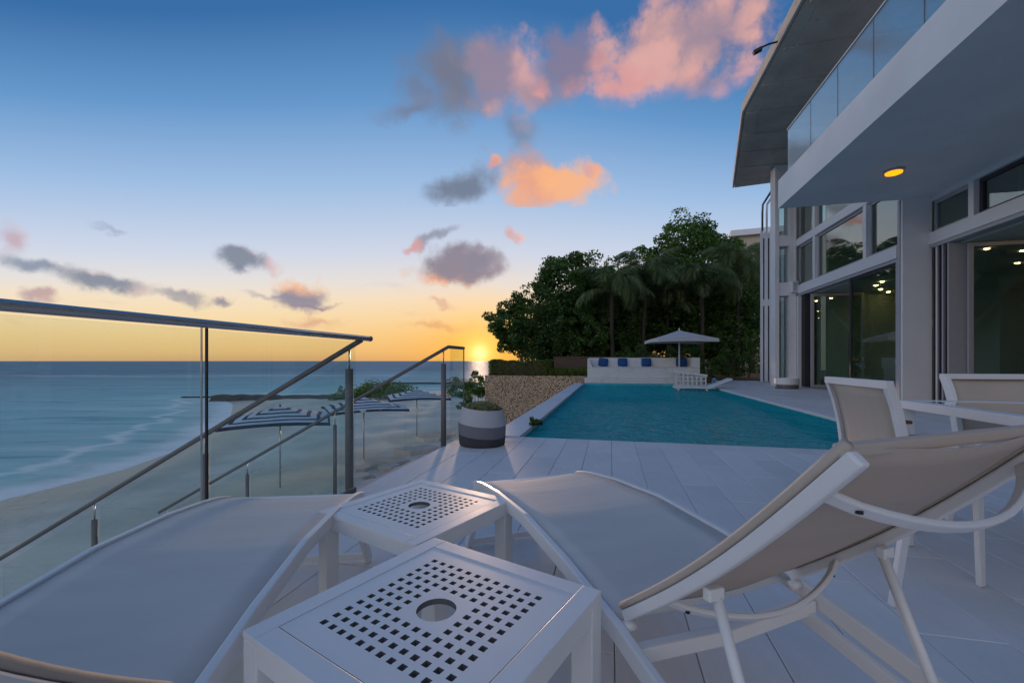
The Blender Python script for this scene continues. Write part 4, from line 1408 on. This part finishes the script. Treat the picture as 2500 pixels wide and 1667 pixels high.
def leaf_cloud(n, centre_fn, size, rng, flat=0.0, aspect=0.55):
    """n separate leaves; centre_fn gives an (n,3) array of leaf positions"""
    P = centre_fn(n)
    d = rng.normal(size=(n, 3)); d[:, 2] *= (1 - flat); d /= np.linalg.norm(d, axis=1)[:, None]
    e_ = rng.normal(size=(n, 3)); e_ -= d * (e_ * d).sum(1)[:, None]; e_ /= np.linalg.norm(e_, axis=1)[:, None]
    nn = np.cross(d, e_)
    s_ = size * rng.uniform(0.6, 1.3, n)[:, None]
    w_ = s_ * aspect * 0.5
    a = P - d * s_ * 0.5
    b = P + e_ * w_ + nn * s_ * 0.06
    c = P + d * s_ * 0.5 - nn * s_ * 0.12
    dd = P - e_ * w_ + nn * s_ * 0.06
    V_ = np.stack([a, b, c, dd], 1).reshape(-1, 3)
    return V_


def leaf_mesh(name, V_, mat):
    n = len(V_) // 4
    me = bpy.data.meshes.new(name)
    me.vertices.add(len(V_)); me.vertices.foreach_set('co', V_.astype(np.float32).ravel())
    me.loops.add(n * 4); me.loops.foreach_set('vertex_index', np.arange(n * 4, dtype=np.int32))
    me.polygons.add(n); me.polygons.foreach_set('loop_start', np.arange(0, n * 4, 4, dtype=np.int32))
    me.polygons.foreach_set('loop_total', np.full(n, 4, dtype=np.int32))
    me.materials.append(MAT[mat])
    me.update(); me.validate()
    return me


rng = np.random.default_rng(11)


def dome(r_, h, z):
    def fn(n):
        q = rng.normal(size=(n, 3)); q /= np.linalg.norm(q, axis=1)[:, None]; q *= rng.uniform(0.3, 1, n)[:, None] ** 0.5
        return q * [r_, r_, h] + [0, 0, z]
    return fn


share(leaf_mesh('plant', leaf_cloud(3600, dome(0.205, 0.075, 0.42), 0.032, rng), 'leaf_pale'), 'plant', pl)

# small mossy tray on the pool corner
tr_ = thing('plant_tray', 'small dark tray of yellow-green plants at the pool corner', 'plant tray', site(0.06, 0.98, 0.007), 0.3)
MB().prism([(-0.09, -0.05), (0.09, -0.05), (0.10, 0.05), (-0.10, 0.05)], 0.0, 0.04).build('tray', 'black', tr_, bevel=0.004)
share(leaf_mesh('foliage', np.concatenate([leaf_cloud(260, dome(0.085, 0.03, 0.055), 0.035, rng), leaf_cloud(90, lambda n: dome(0.035, 0.04, 0.09)(n) + [-0.07, 0, 0], 0.03, rng)]), 'leaf_bright'), 'foliage', tr_)

# ================================================================== FAR END OF THE POOL
bench = thing('masonry_bench', 'long white masonry bench built across the far end of the pool', 'bench', site(0.16, 13.42), SITE_R)
BL = 4.56
MB().box(-0.12, BL + 0.06, 0.0, 0.9, 0.0, 0.25).build('plinth', 'worn_white', bench, bevel=0.01)
MB().box(0.0, BL, 0.10, 1.0, 0.252, 0.66).build('seat_base', 'worn_white', bench, bevel=0.012)
MB().box(0.02, BL - 0.3, 0.12, 0.9, 0.664, 0.70).build('seat_pad', 'worn_white', bench, bevel=0.012)
MB().box(0.0, BL, 0.92, 1.12, 0.664, 1.10).build('backrest', 'worn_white', bench, bevel=0.012)
MB().box(BL - 0.29, BL, 0.10, 0.918, 0.664, 1.10).build('arm', 'worn_white', bench, bevel=0.012)
MB().add([(0.0, 0.10, 0.664), (0.22, 0.10, 0.664), (0.22, 0.918, 0.664), (0.0, 0.918, 0.664), (0.0, 0.10, 1.06), (0.07, 0.10, 1.06), (0.22, 0.918, 0.72), (0.0, 0.918, 1.10)],
         [(0, 3, 2, 1), (4, 5, 6, 7), (0, 1, 5, 4), (1, 2, 6, 5), (2, 3, 7, 6), (3, 0, 4, 7)]).build('arm', 'worn_white', bench)
for k, (x, lab, w_) in enumerate([(0.66, 'blue cushion at the left end of the white bench, tilted', 0.42), (1.5, 'blue cushion second from the left on the white bench', 0.42),
                                  (2.5, 'blue cushion third from the left on the white bench', 0.42), (3.95, 'blue cushion on the white bench behind the white parasol pole', 0.46)]):
    p = site(0.16 + x, 13.42 + 0.78, 0.70)

    def cush(u, v_, w_=w_):
        a, b = u * 2 - 1, v_ * 2 - 1
        return (a * w_ / 2 * (1 - 0.06 * b * b), b * w_ / 2 * 0.9 * (1 - 0.06 * a * a), 0.075 * ((1 - a ** 4) * (1 - b ** 4)) ** 0.5)
    top = MB().grid(10, 10, cush); bot = MB().grid(10, 10, lambda u, v_: tuple(c * (1, 1, -1)[i] for i, c in enumerate(cush(1 - u, v_))))
    o_ = top.add(bot.v, bot.f).build('cushion', 'blue_cloth', None, smooth=True)
    o_.location = p + Vector((0, 0, 0.205)); o_.rotation_euler = (R(72), R(6) if k == 0 else 0, SITE_R)
    tag(o_, lab, 'cushion', 'blue cushions on the bench')

ps = thing('parasol', 'open grey-white parasol rising behind the white bench seat', 'parasol', site(3.98, 13.95, 0.70), SITE_R + R(8))
MB().tube([(0, 0, 0), (0, 0, 1.55)], 0.032, 12).build('pole', 'white_metal', ps, smooth=True)
MB().lathe([(0.0, 1.66), (0.03, 1.62), (0.025, 1.56), (0.05, 1.53)], 10, False).build('finial', 'white_metal', ps, smooth=True)


def canopy(half, ztop, zedge, drop, n=10, sag=0.03):
    m_ = MB()
    pts = lambda t_: Vector(t_)
    cs = [(-half, -half), (half, -half), (half, half), (-half, half)]
    for k in range(4):
        a, b = Vector(cs[k]), Vector(cs[(k + 1) % 4])

        def fn(u, v_):
            e_ = a.lerp(b, u); q = e_ * v_
            z = ztop + (zedge - ztop) * v_ ** 0.92 - sag * math.sin(math.pi * u) * v_ ** 2 * (-1)
            return (q.x, q.y, z)
        m_.grid(n, n, fn)
        m_.grid(n, 1, lambda u, v_: (a.lerp(b, u).x * (1 + 0.005 * v_), a.lerp(b, u).y * (1 + 0.005 * v_), zedge + sag * math.sin(math.pi * u) - drop * v_))
    return m_


canopy(1.18, 1.56, 1.15, 0.13).build('canopy', 'parasol_cloth', ps, smooth=False, solid=0.005)
for k in range(4):
    a = R(45 + 90 * k); MB().tube([(0, 0, 1.50), (math.cos(a) * 1.6, math.sin(a) * 1.6, 1.13)], 0.012, 6).build('rib', 'dark_steel', ps)

# white lounger standing in the shallow end, back raised over the coping
pc = thing('pool_lounger', 'low white lounger standing in the shallow water with its back raised over the pool edge', 'sun lounger', site(3.35, 10.95, -0.42), SITE_R)
MB().sweep([(0, 0, 0.44), (0.55, 0, 0.46), (1.12, 0, 0.44), (1.2, 0, 0.45)], 0.62, 0.06, side=(0, 1, 0)).build('seat', 'white_metal', pc, bevel=0.01)
MB().sweep([(1.18, 0, 0.46), (1.5, 0, 0.60), (1.86, 0, 0.76)], 0.62, 0.05, side=(0, 1, 0)).build('backrest', 'white_metal', pc, bevel=0.01)
for x in (0.12, 1.05):
    for y in (-0.26, 0.26):
        MB().box(x - 0.03, x + 0.03, y - 0.03, y + 0.03, 0.0, 0.42).build('leg', 'white_metal', pc)
# open white crate-like stand behind it
cr = thing('slatted_stand', 'white open slatted stand at the shallow end before the bench', 'stand', site(3.62, 12.25, -0.42), SITE_R)
cols = [0.0, 0.26, 0.42, 0.58, 0.74, 0.90, 1.06]
for y in (0.0, 0.5):
    for x in cols:
        MB().box(x - 0.025, x + 0.025, y - 0.02, y + 0.02, 0.0, 0.92 - 0.12 * x).build('upright', 'white_metal', cr)
    for z in (0.44, 0.62, 0.76):
        MB().box(-0.02, 1.08, y - 0.014, y + 0.014, z - 0.02, z + 0.02).build('slat', 'white_metal', cr)
tp_ = MB().sweep([(-0.05, 0.25, 0.96), (1.12, 0.25, 0.82)], 0.62, 0.08, side=(0, 1, 0)).build('top', 'white_metal', cr, bevel=0.01)
bl_ = thing('globe_lamp', 'small blue globe on a thin black stake beside the bench', 'garden lamp', site(5.15, 13.0, 0.0))
MB().tube([(0, 0, 0), (0, 0, 0.16)], 0.02, 8).build('stake', 'black', bl_)
MB().lathe([(0.0, 0.13), (0.06, 0.16), (0.085, 0.215), (0.06, 0.27), (0.0, 0.30)], 16, False).build('globe', 'ball_blue', bl_, smooth=True)

# low bowl planter by the house pier
pb = thing('bowl_planter', 'low white round planter at the foot of the house pier', 'planter', site(7.12, 11.35, 0))
MB().lathe([(0.34, 0.0), (0.36, 0.05), (0.36, 0.14)], 28).build('base', 'dark_steel', pb, smooth=False)
MB().lathe([(0.355, 0.142), (0.375, 0.16), (0.375, 0.36), (0.34, 0.37), (0.33, 0.30)], 28).build('bowl', 'white_metal', pb, smooth=False)

# lamps on the house
cl = thing('ceiling_lamp', 'round glowing amber lamp on the balcony soffit', 'lamp', site(6.85, 5.09, 4.86))
MB().lathe([(0.172, 0.035), (0.172, 0.0), (0.15, -0.005)], 28).build('rim', 'pale_grey_frame', cl)
MB().lathe([(0.145, 0.0), (0.14, -0.03), (0.10, -0.045), (0.0, -0.05)], 28, False).build('diffuser', 'lamp_glow', cl, smooth=True)
fl = thing('floodlight', 'small black floodlight on an arm at the roof edge', 'lamp', site(5.04, 6.1, 8.6), SITE_R)
MB().tube([(0.02, 0, 0), (-0.2, 0, -0.03), (-0.38, 0.02, -0.08)], 0.022, 8).build('arm', 'black', fl)
MB().sweep([(-0.34, 0.02, -0.10), (-0.52, 0.03, -0.17)], 0.12, 0.08).build('lamp_head', 'black', fl, bevel=0.01)
wl = thing('wall_lamp', 'small pale box lamp fixed to the house pier', 'lamp', site(7.93, 12.86, 3.55), SITE_R)
MB().box(-0.12, 0.10, -0.10, 0.08, 0.0, 0.42).build('housing', 'white_metal', wl, bevel=0.02)
MB().box(-0.08, 0.06, -0.108, -0.101, 0.05, 0.37).build('front', 'pale_grey_frame', wl)

# ================================================================== GARDEN
cw = thing('coral_wall', 'tan pebble-dashed retaining wall left of the pool', 'wall', site(-4.45, 13.45), SITE_R)
MB().box(0, 4.56, 0, 0.30, -2.9, 0.30).build('face', 'pebbles', cw)
MB().box(0, 0.30, 0.302, 16.0, -2.9, 0.30).build('return', 'pebbles', cw)
bw = thing('garden_wall', 'low dark brown garden wall under the trees', 'wall', site(-1.7, 16.6, 0.26), SITE_R)
MB().box(0, 5.6, 0, 0.25, 0, 0.86).build('face', 'brown_wall', bw)
MB().box(-0.03, 5.63, -0.03, 0.28, 0.862, 0.92).build('cap', 'brown_wall', bw)

crown_cache = {}


def crown_mesh(key, rx, rz_, n_cl, per, size, mat, seed):
    """leaves gathered in clumps spread through an ellipsoid, with ragged outline and gaps"""
    rg = np.random.default_rng(seed)
    c = rg.normal(size=(n_cl, 3)); c /= np.linalg.norm(c, axis=1)[:, None]
    rad = rg.uniform(0.35, 1.0, n_cl) ** 0.6
    c = c * rad[:, None]
    c *= (1 + 0.22 * np.sin(c[:, :1] * 4 + seed) * np.cos(c[:, 2:] * 5 + seed * 2))
    C_ = c * [rx, rx, rz_]
    cs = rg.uniform(0.16, 0.30, n_cl) * rx
    idx = np.repeat(np.arange(n_cl), per)
    n = len(idx)
    q = rg.normal(size=(n, 3)); q /= np.linalg.norm(q, axis=1)[:, None]; q *= rg.uniform(0.2, 1, n)[:, None] ** 0.45
    P = C_[idx] + q * cs[idx][:, None] * [1, 1, 0.75]
    return leaf_mesh(key, leaf_cloud(n, lambda k: P, size, rg, flat=0.2), mat)


def tree(label, x, y, zg, zc, rx, rz_, seed, mat='leaf_dark', n_cl=70, per=120, size=0.17, lean=(0, 0), group='broad-leaved trees behind the bench', name='broadleaf_tree', trunk_r=0.13, dense=1.5):
    root = thing(name, label, 'tree', (x, y, zg), 0, group)
    h = zc - zg
    rg = random.Random(seed)
    base = Vector((lean[0], lean[1], 0)); mid = Vector((lean[0] * 0.4, lean[1] * 0.4, h * 0.45))
    tr = MB()
    tr.tube([base, base.lerp(mid, 0.5) + Vector((0.04, 0, 0)), mid, Vector((0, 0, h * 0.8))], [trunk_r, trunk_r * 0.85, trunk_r * 0.7, trunk_r * 0.35], 9)
    for k in range(7):
        a = rg.uniform(0, 6.28); l_ = rg.uniform(0.45, 0.85)
        s_ = mid.lerp(Vector((0, 0, h * 0.8)), rg.uniform(0, 0.7))
        e_ = Vector((math.cos(a) * rx * l_, math.sin(a) * rx * l_, h + rz_ * rg.uniform(-0.5, 0.6)))
        tr.tube([s_, s_.lerp(e_, 0.5) + Vector((0, 0, 0.12)), e_], [trunk_r * 0.45, trunk_r * 0.3, trunk_r * 0.1], 6)
    tr.build('trunk', 'bark', root, smooth=True)
    share(crown_mesh('crown', rx, rz_, int(n_cl * dense), per, size * 1.15, mat, seed), 'crown', root, (0, 0, h))
    return root


tree('small leafy tree left of the others, with the sun low beside it', 0.05, 24.0, 0.26, 2.95, 1.45, 1.55, 1, 'leaf_dark', 60, 110, 0.15, (0.75, 0), trunk_r=0.09)
tree('tall rounded tree standing behind the low brown garden wall', 3.3, 25.2, 0.26, 4.9, 2.35, 2.5, 2, 'leaf_dark', 95, 120, 0.17, (0.4, 0))
tree('dense dark tree between the rounded tree and the first palm', 5.2, 26.8, 0.26, 4.1, 2.2, 2.6, 3, 'leaf_dark', 80, 120, 0.17)
tree('dense dark tree behind the two palms left of the parasol', 7.6, 27.6, 0.26, 4.4, 2.3, 2.8, 4, 'leaf_dark', 80, 120, 0.17)
tree('broad tree left of the tallest one, above the white parasol', 10.3, 28.4, 0.1, 6.3, 2.5, 2.9, 5, 'leaf_mid', 95, 120, 0.18)
tree('tallest tree, rising beside the house with a bright ragged top', 12.4, 28.6, 0.1, 7.6, 2.6, 2.9, 6, 'leaf_mid', 105, 120, 0.18)
tree('dark tree close to the white house fins', 14.3, 27.6, 0.1, 4.6, 2.4, 3.2, 8, 'leaf_dark', 90, 120, 0.18)
tree('low dark tree behind the parasol', 9.8, 25.6, 0.1, 3.0, 2.0, 2.2, 9, 'leaf_dark', 70, 110, 0.16)
tree('low dark tree right of the bench, under the palms', 12.4, 25.0, 0.1, 2.9, 1.9, 2.3, 10, 'leaf_dark', 70, 110, 0.16)
tree('low dark tree behind the middle of the bench', 6.4, 25.0, 0.26, 2.6, 1.8, 1.9, 12, 'leaf_dark', 60, 110, 0.16)
tree('low dark tree behind the left end of the bench', 3.9, 24.0, 0.26, 2.4, 1.6, 1.7, 13, 'leaf_dark', 60, 110, 0.15)

for k, (x_, y_, zc_, rx_, rz2, lab) in enumerate([
        (2.6, 31.5, 2.6, 2.6, 2.6, 'dense dark tree far back, glimpsed between the small tree and the rounded one'),
        (6.2, 33.0, 3.4, 3.1, 3.2, 'dense dark tree far back, behind the slim palm'),
        (10.6, 33.5, 3.8, 3.2, 3.7, 'dense dark tree far back, behind the parasol'),
        (14.8, 33.5, 4.2, 3.3, 4.2, 'dense dark tree far back, behind the drooping palm'),
        (18.4, 33.0, 4.4, 3.0, 4.4, 'dense dark tree far back, hard against the house')]):
    tree(lab, x_, y_, 0.05, zc_, rx_, rz2, 50 + k, 'leaf_dark', 90, 110, 0.22, dense=1.3, group='far row of dark trees')

# palms
frond_me = {}


def frond_mesh(L_, droop, seed):
    rg = np.random.default_rng(seed)
    n = 46
    pts = []
    ang0 = 1.0
    p = np.array([0.0, 0.0, 0.0]); a = ang0
    step = L_ / n
    V_ = []
    for i in range(n + 1):
        pts.append(p.copy())
        a -= droop / n * (0.5 + 1.2 * i / n)
        p = p + np.array([math.cos(a), 0, math.sin(a)]) * step
    vs = []
    for i in range(2, n + 1):
        t_ = i / n
        ll = 0.62 * L_ * 0.42 * (math.sin(math.pi * min(1, t_ * 0.92 + 0.06)) ** 0.6) * rg.uniform(0.8, 1.1)
        tg = pts[i] - pts[i - 1]; tg = tg / np.linalg.norm(tg)
        for sgn in (1, -1):
            d = tg * 0.55 + np.array([0, sgn * 0.75, -0.35 - 0.5 * rg.uniform()])
            d /= np.linalg.norm(d)
            w_ = tg * 0.030
            m_ = pts[i] + d * ll * 0.5
            tip = pts[i] + d * ll + np.array([0, 0, -0.18 * ll])
            vs += [pts[i] - w_ * 0.4, m_ - w_, tip, m_ + w_]
    return leaf_mesh('frond', np.array(vs), 'leaf_palm'), pts


def palm(label, x, y, zg, zc, L_, n_f, seed, trunk_r=0.11):
    root = thing('palm_tree', label, 'palm', (x, y, zg), 0, 'palms behind the bench')
    rg = random.Random(seed); h = zc - zg
    pts = [(rg.uniform(-.05, .05), 0, h * k / 6) for k in range(7)]
    MB().tube(pts, [trunk_r * 1.25, trunk_r, trunk_r * 0.9, trunk_r * 0.85, trunk_r * 0.85, trunk_r, trunk_r * 0.7], 10).build('trunk', 'palm_bark', root, smooth=True)
    for k in range(n_f):
        kind = (k * 7 + seed) % 4
        key = (round(L_, 2), kind)
        if key not in frond_me:
            me, rp_ = frond_mesh(L_ * (0.9 + 0.07 * kind), [1.5, 2.1, 2.7, 3.2][kind], 40 + kind)
            frond_me[key] = me
        az_ = k * 2.4 + rg.uniform(-0.25, 0.25)
        share(frond_me[key], 'frond', root, (pts[-1][0], 0, h - 0.05), (0, -R(rg.uniform(18, 34) if k % 4 == 0 else rg.uniform(-48, 22)), az_))
    return root


palm('slim palm nearest the sunset, left of the parasol', 5.25, 22.4, 0.26, 4.7, 2.7, 20, 1)
palm('upright palm between the slim palm and the parasol', 7.2, 23.2, 0.26, 5.5, 2.9, 22, 2)
palm('palm whose trunk stands just right of the parasol', 10.25, 23.0, 0.1, 5.0, 2.8, 22, 3)
palm('broad drooping palm beside the house fins', 12.55, 23.8, 0.1, 6.0, 3.1, 22, 5)
palm('short palm tucked behind the other palms', 9.0, 24.6, 0.1, 4.4, 2.3, 18, 6, 0.09)


def bush(name, label, loc, r_, h, seed, mat, n_cl=26, per=90, size=0.09, cat='shrub', group=None):
    root = thing(name, label, cat, loc, 0, group)
    st = MB(); rg = random.Random(seed)
    for k in range(5):
        a = rg.uniform(0, 6.28); st.tube([(0, 0, 0), (math.cos(a) * r_ * 0.3, math.sin(a) * r_ * 0.3, h * 0.5), (math.cos(a) * r_ * 0.6, math.sin(a) * r_ * 0.6, h * 0.85)], [0.02, 0.014, 0.006], 5)
    st.build('stem', 'bark', root)
    share(crown_mesh('foliage', r_, h * 0.52, n_cl, per, size, mat, seed), 'foliage', root, (0, 0, h * 0.5))
    return root


bush('shrub', 'leafy green shrub right of the bench, nearest it', site(5.75, 17.9, 0.05), 0.75, 0.95, 21, 'leaf_mid', group='shrubs along the house side')
bush('shrub', 'leafy green shrub midway between bench and house fins', site(6.9, 18.3, 0.05), 0.9, 1.5, 22, 'leaf_dark', group='shrubs along the house side')
bush('shrub', 'tall dark shrub touching the house fins', site(8.0, 18.6, 0.05), 0.85, 2.1, 23, 'leaf_dark', group='shrubs along the house side')
bush('shrub', 'dark shrub behind the right arm of the bench', site(4.6, 16.6, 0.26), 0.9, 1.6, 24, 'leaf_dark', group='shrubs behind the bench')
bush('shrub', 'dark shrub behind the middle cushions', site(2.4, 16.9, 0.26), 1.0, 1.5, 25, 'leaf_dark', group='shrubs behind the bench')
bush('shrub', 'bushy green shrub below the end of the pebble wall', (-1.75, 20.6, -2.5), 0.85, 2.75, 26, 'leaf_mid', 70, 130, 0.10)
bush('shrub', 'sprawling bright green shrub on the sand beyond the striped parasols', (-11.6, 38.5, -2.5), 2.6, 1.6, 27, 'leaf_bright', 50, 120, 0.16)
bush('shrub', 'low dark green shrub left of the sprawling one on the beach', (-14.2, 38.5, -2.5), 2.0, 0.75, 29, 'leaf_mid', 30, 100, 0.14)
bush('shrub', 'small lone sapling near the sea wall', (-16.8, 42.0, -2.4), 0.32, 1.0, 28, 'leaf_mid', 10, 60, 0.12)
bush('shrub', 'pale green shrub under the short guard panel at the shore', (-4.6, 42, -2.5), 2.2, 1.9, 31, 'leaf_hedge', 36, 100, 0.16)

# clipped hedge and rough grass on top of the pebble wall
hg = thing('hedge', 'low clipped hedge on the pebble wall with the sun above it', 'hedge', site(-4.4, 13.8, 0.28), SITE_R)


def hedge_pts(n):
    q = rng.uniform(0, 1, (n, 3)); f = rng.integers(0, 3, n)
    q[np.arange(n), f] = np.where(rng.uniform(size=n) < 0.5, q[np.arange(n), f] * 0.12, 1 - 0.12 * q[np.arange(n), f])
    q = q * [2.9, 1.3, 0.68]
    q[:, 2] += 0.05 * np.sin(q[:, 0] * 3.1) + 0.04 * np.sin(q[:, 0] * 7)
    return q


share(leaf_mesh('foliage', leaf_cloud(15000, hedge_pts, 0.075, rng), 'leaf_hedge'), 'foliage', hg)
core = MB().box(0.1, 2.8, 0.1, 1.2, 0.0, 0.58).build('core', 'bark', hg)
n = 9000
gx = rng.uniform(0, 1, (n, 2)) * [2.7, 2.6] + [-1.75, 13.8]
hgt = rng.uniform(0.18, 0.42, n); lean_ = rng.normal(size=(n, 2)) * 0.10; wd = rng.normal(size=(n, 2)); wd /= np.linalg.norm(wd, axis=1)[:, None]; wd *= 0.012
b0 = np.column_stack([gx - wd, np.zeros(n)]); b1 = np.column_stack([gx + wd, np.zeros(n)])
tpp = np.column_stack([gx + lean_, hgt]); md_ = np.column_stack([gx + lean_ * 0.4 + wd, hgt * 0.6])
gm = leaf_mesh('grass', np.stack([b0, b1, md_, tpp], 1).reshape(-1, 3), 'leaf_hedge')
gr = bpy.data.objects.new('grass', gm); col.objects.link(gr); gr.location = SITE_O + Vector((0, 0, 0.26)); gr.rotation_euler = (0, 0, SITE_R)
gr['kind'] = 'stuff'; gr['label'] = 'rough grass on top of the pebble wall beside the bench'; gr['category'] = 'grass'

# neighbouring house behind the trees
nb = thing('neighbour_house', 'cream flat-roofed house showing above the trees beside the villa', 'house', (30.2, 46.0, -0.2), R(-20))
MB().box(-6, 6, -4, 4, 0, 14.0).build('wall', 'cream_plaster', nb)
MB().box(-6.5, 6.5, -4.5, 4.5, 14.02, 14.6).build('roof', 'white_plaster', nb)
for x in (-4, -1, 2):
    MB().box(x, x + 1.6, -4.05, -4.01, 10.6, 12.4).build('window', 'dark_frame', nb)

# ================================================================== BEACH
def beach_parasol(label, x, y, zg, half, rot):
    root = thing('beach_parasol', label, 'parasol', (x, y, zg), rot, 'striped parasols on the beach')
    MB().tube([(0, 0, -0.2), (0, 0, 2.12)], 0.022, 10).build('pole', 'steel', root, smooth=True)
    cn = canopy(half, 0.36, 0.0, 0.07, 12, 0.06).build('canopy', 'striped_cloth', root, loc=(0, 0, 1.80), solid=0.005)
    MB().lathe([(0.0, 0.43), (0.02, 0.40), (0.03, 0.35)], 8, False).build('finial', 'black', cn)
    for k in range(4):
        a = R(45 + 90 * k); MB().tube([(0, 0, 2.10), (math.cos(a) * half * 1.36, math.sin(a) * half * 1.36, 1.78)], 0.012, 6).build('rib', 'dark_steel', root)
    return root


beach_parasol('nearest striped navy and white beach parasol, lowest in the view', -6.25, 11.5, -2.42, 1.22, R(24))
beach_parasol('striped navy and white beach parasol in the middle of the three, beyond the corner post', -5.0, 14.4, -2.42, 1.20, R(30))
beach_parasol('farthest striped navy and white beach parasol, nearest the sunset', -4.15, 18.6, -2.42, 1.25, R(20))

sw = thing('sea_wall', 'low dark rock sea wall along the far edge of the beach', 'sea wall', (-20, 40, -2.8))


def rocky(mb_pts, w_, h, seed):
    rg = random.Random(seed); m_ = MB(); n = len(mb_pts)
    prof_ = [(-0.5, -0.3), (-0.42, 0.55), (-0.2, 0.95), (0.15, 1.0), (0.4, 0.6), (0.5, -0.3)]
    vs = []
    for (x, y) in mb_pts:
        for (pw_, pz) in prof_:
            vs.append((x + rg.uniform(-.12, .12) * w_, y + pw_ * w_ + rg.uniform(-.1, .1) * w_, pz * h + rg.uniform(-.1, .1) * h))
    k = len(prof_)
    m_.add(vs, [(i * k + j, (i + 1) * k + j, (i + 1) * k + j + 1, i * k + j + 1) for i in range(n - 1) for j in range(k - 1)])
    return m_


rocky([(-8.0 + i * 0.5, 1.6 * (1 - min(1, i / 12)) - 1.2 * max(0, 1 - i / 8)) for i in range(28)], 2.2, 0.55, 3).build('rock_face', 'rock', sw, smooth=False)
MB().box(-1.6, 7.5, 0.4, 1.2, -0.3, 0.45).build('concrete_lip', 'step_stone', sw, bevel=0.03)
bk1 = thing('breakwater', 'thin dark breakwater lying in the sea below the sun', 'breakwater', (-15, 69, SEA_Z))
rocky([(-6 + i * 0.8, 0.02 * i) for i in range(21)], 1.3, 0.28, 5).build('rocks', 'rock', bk1)
bk2 = thing('breakwater', 'thin dark rock line in the sea running out from the sea wall', 'breakwater', (-29, 43.5, SEA_Z))
rocky([(-4.5 + i * 0.6, 0.0) for i in range(10)], 0.7, 0.14, 6).build('rocks', 'rock', bk2)
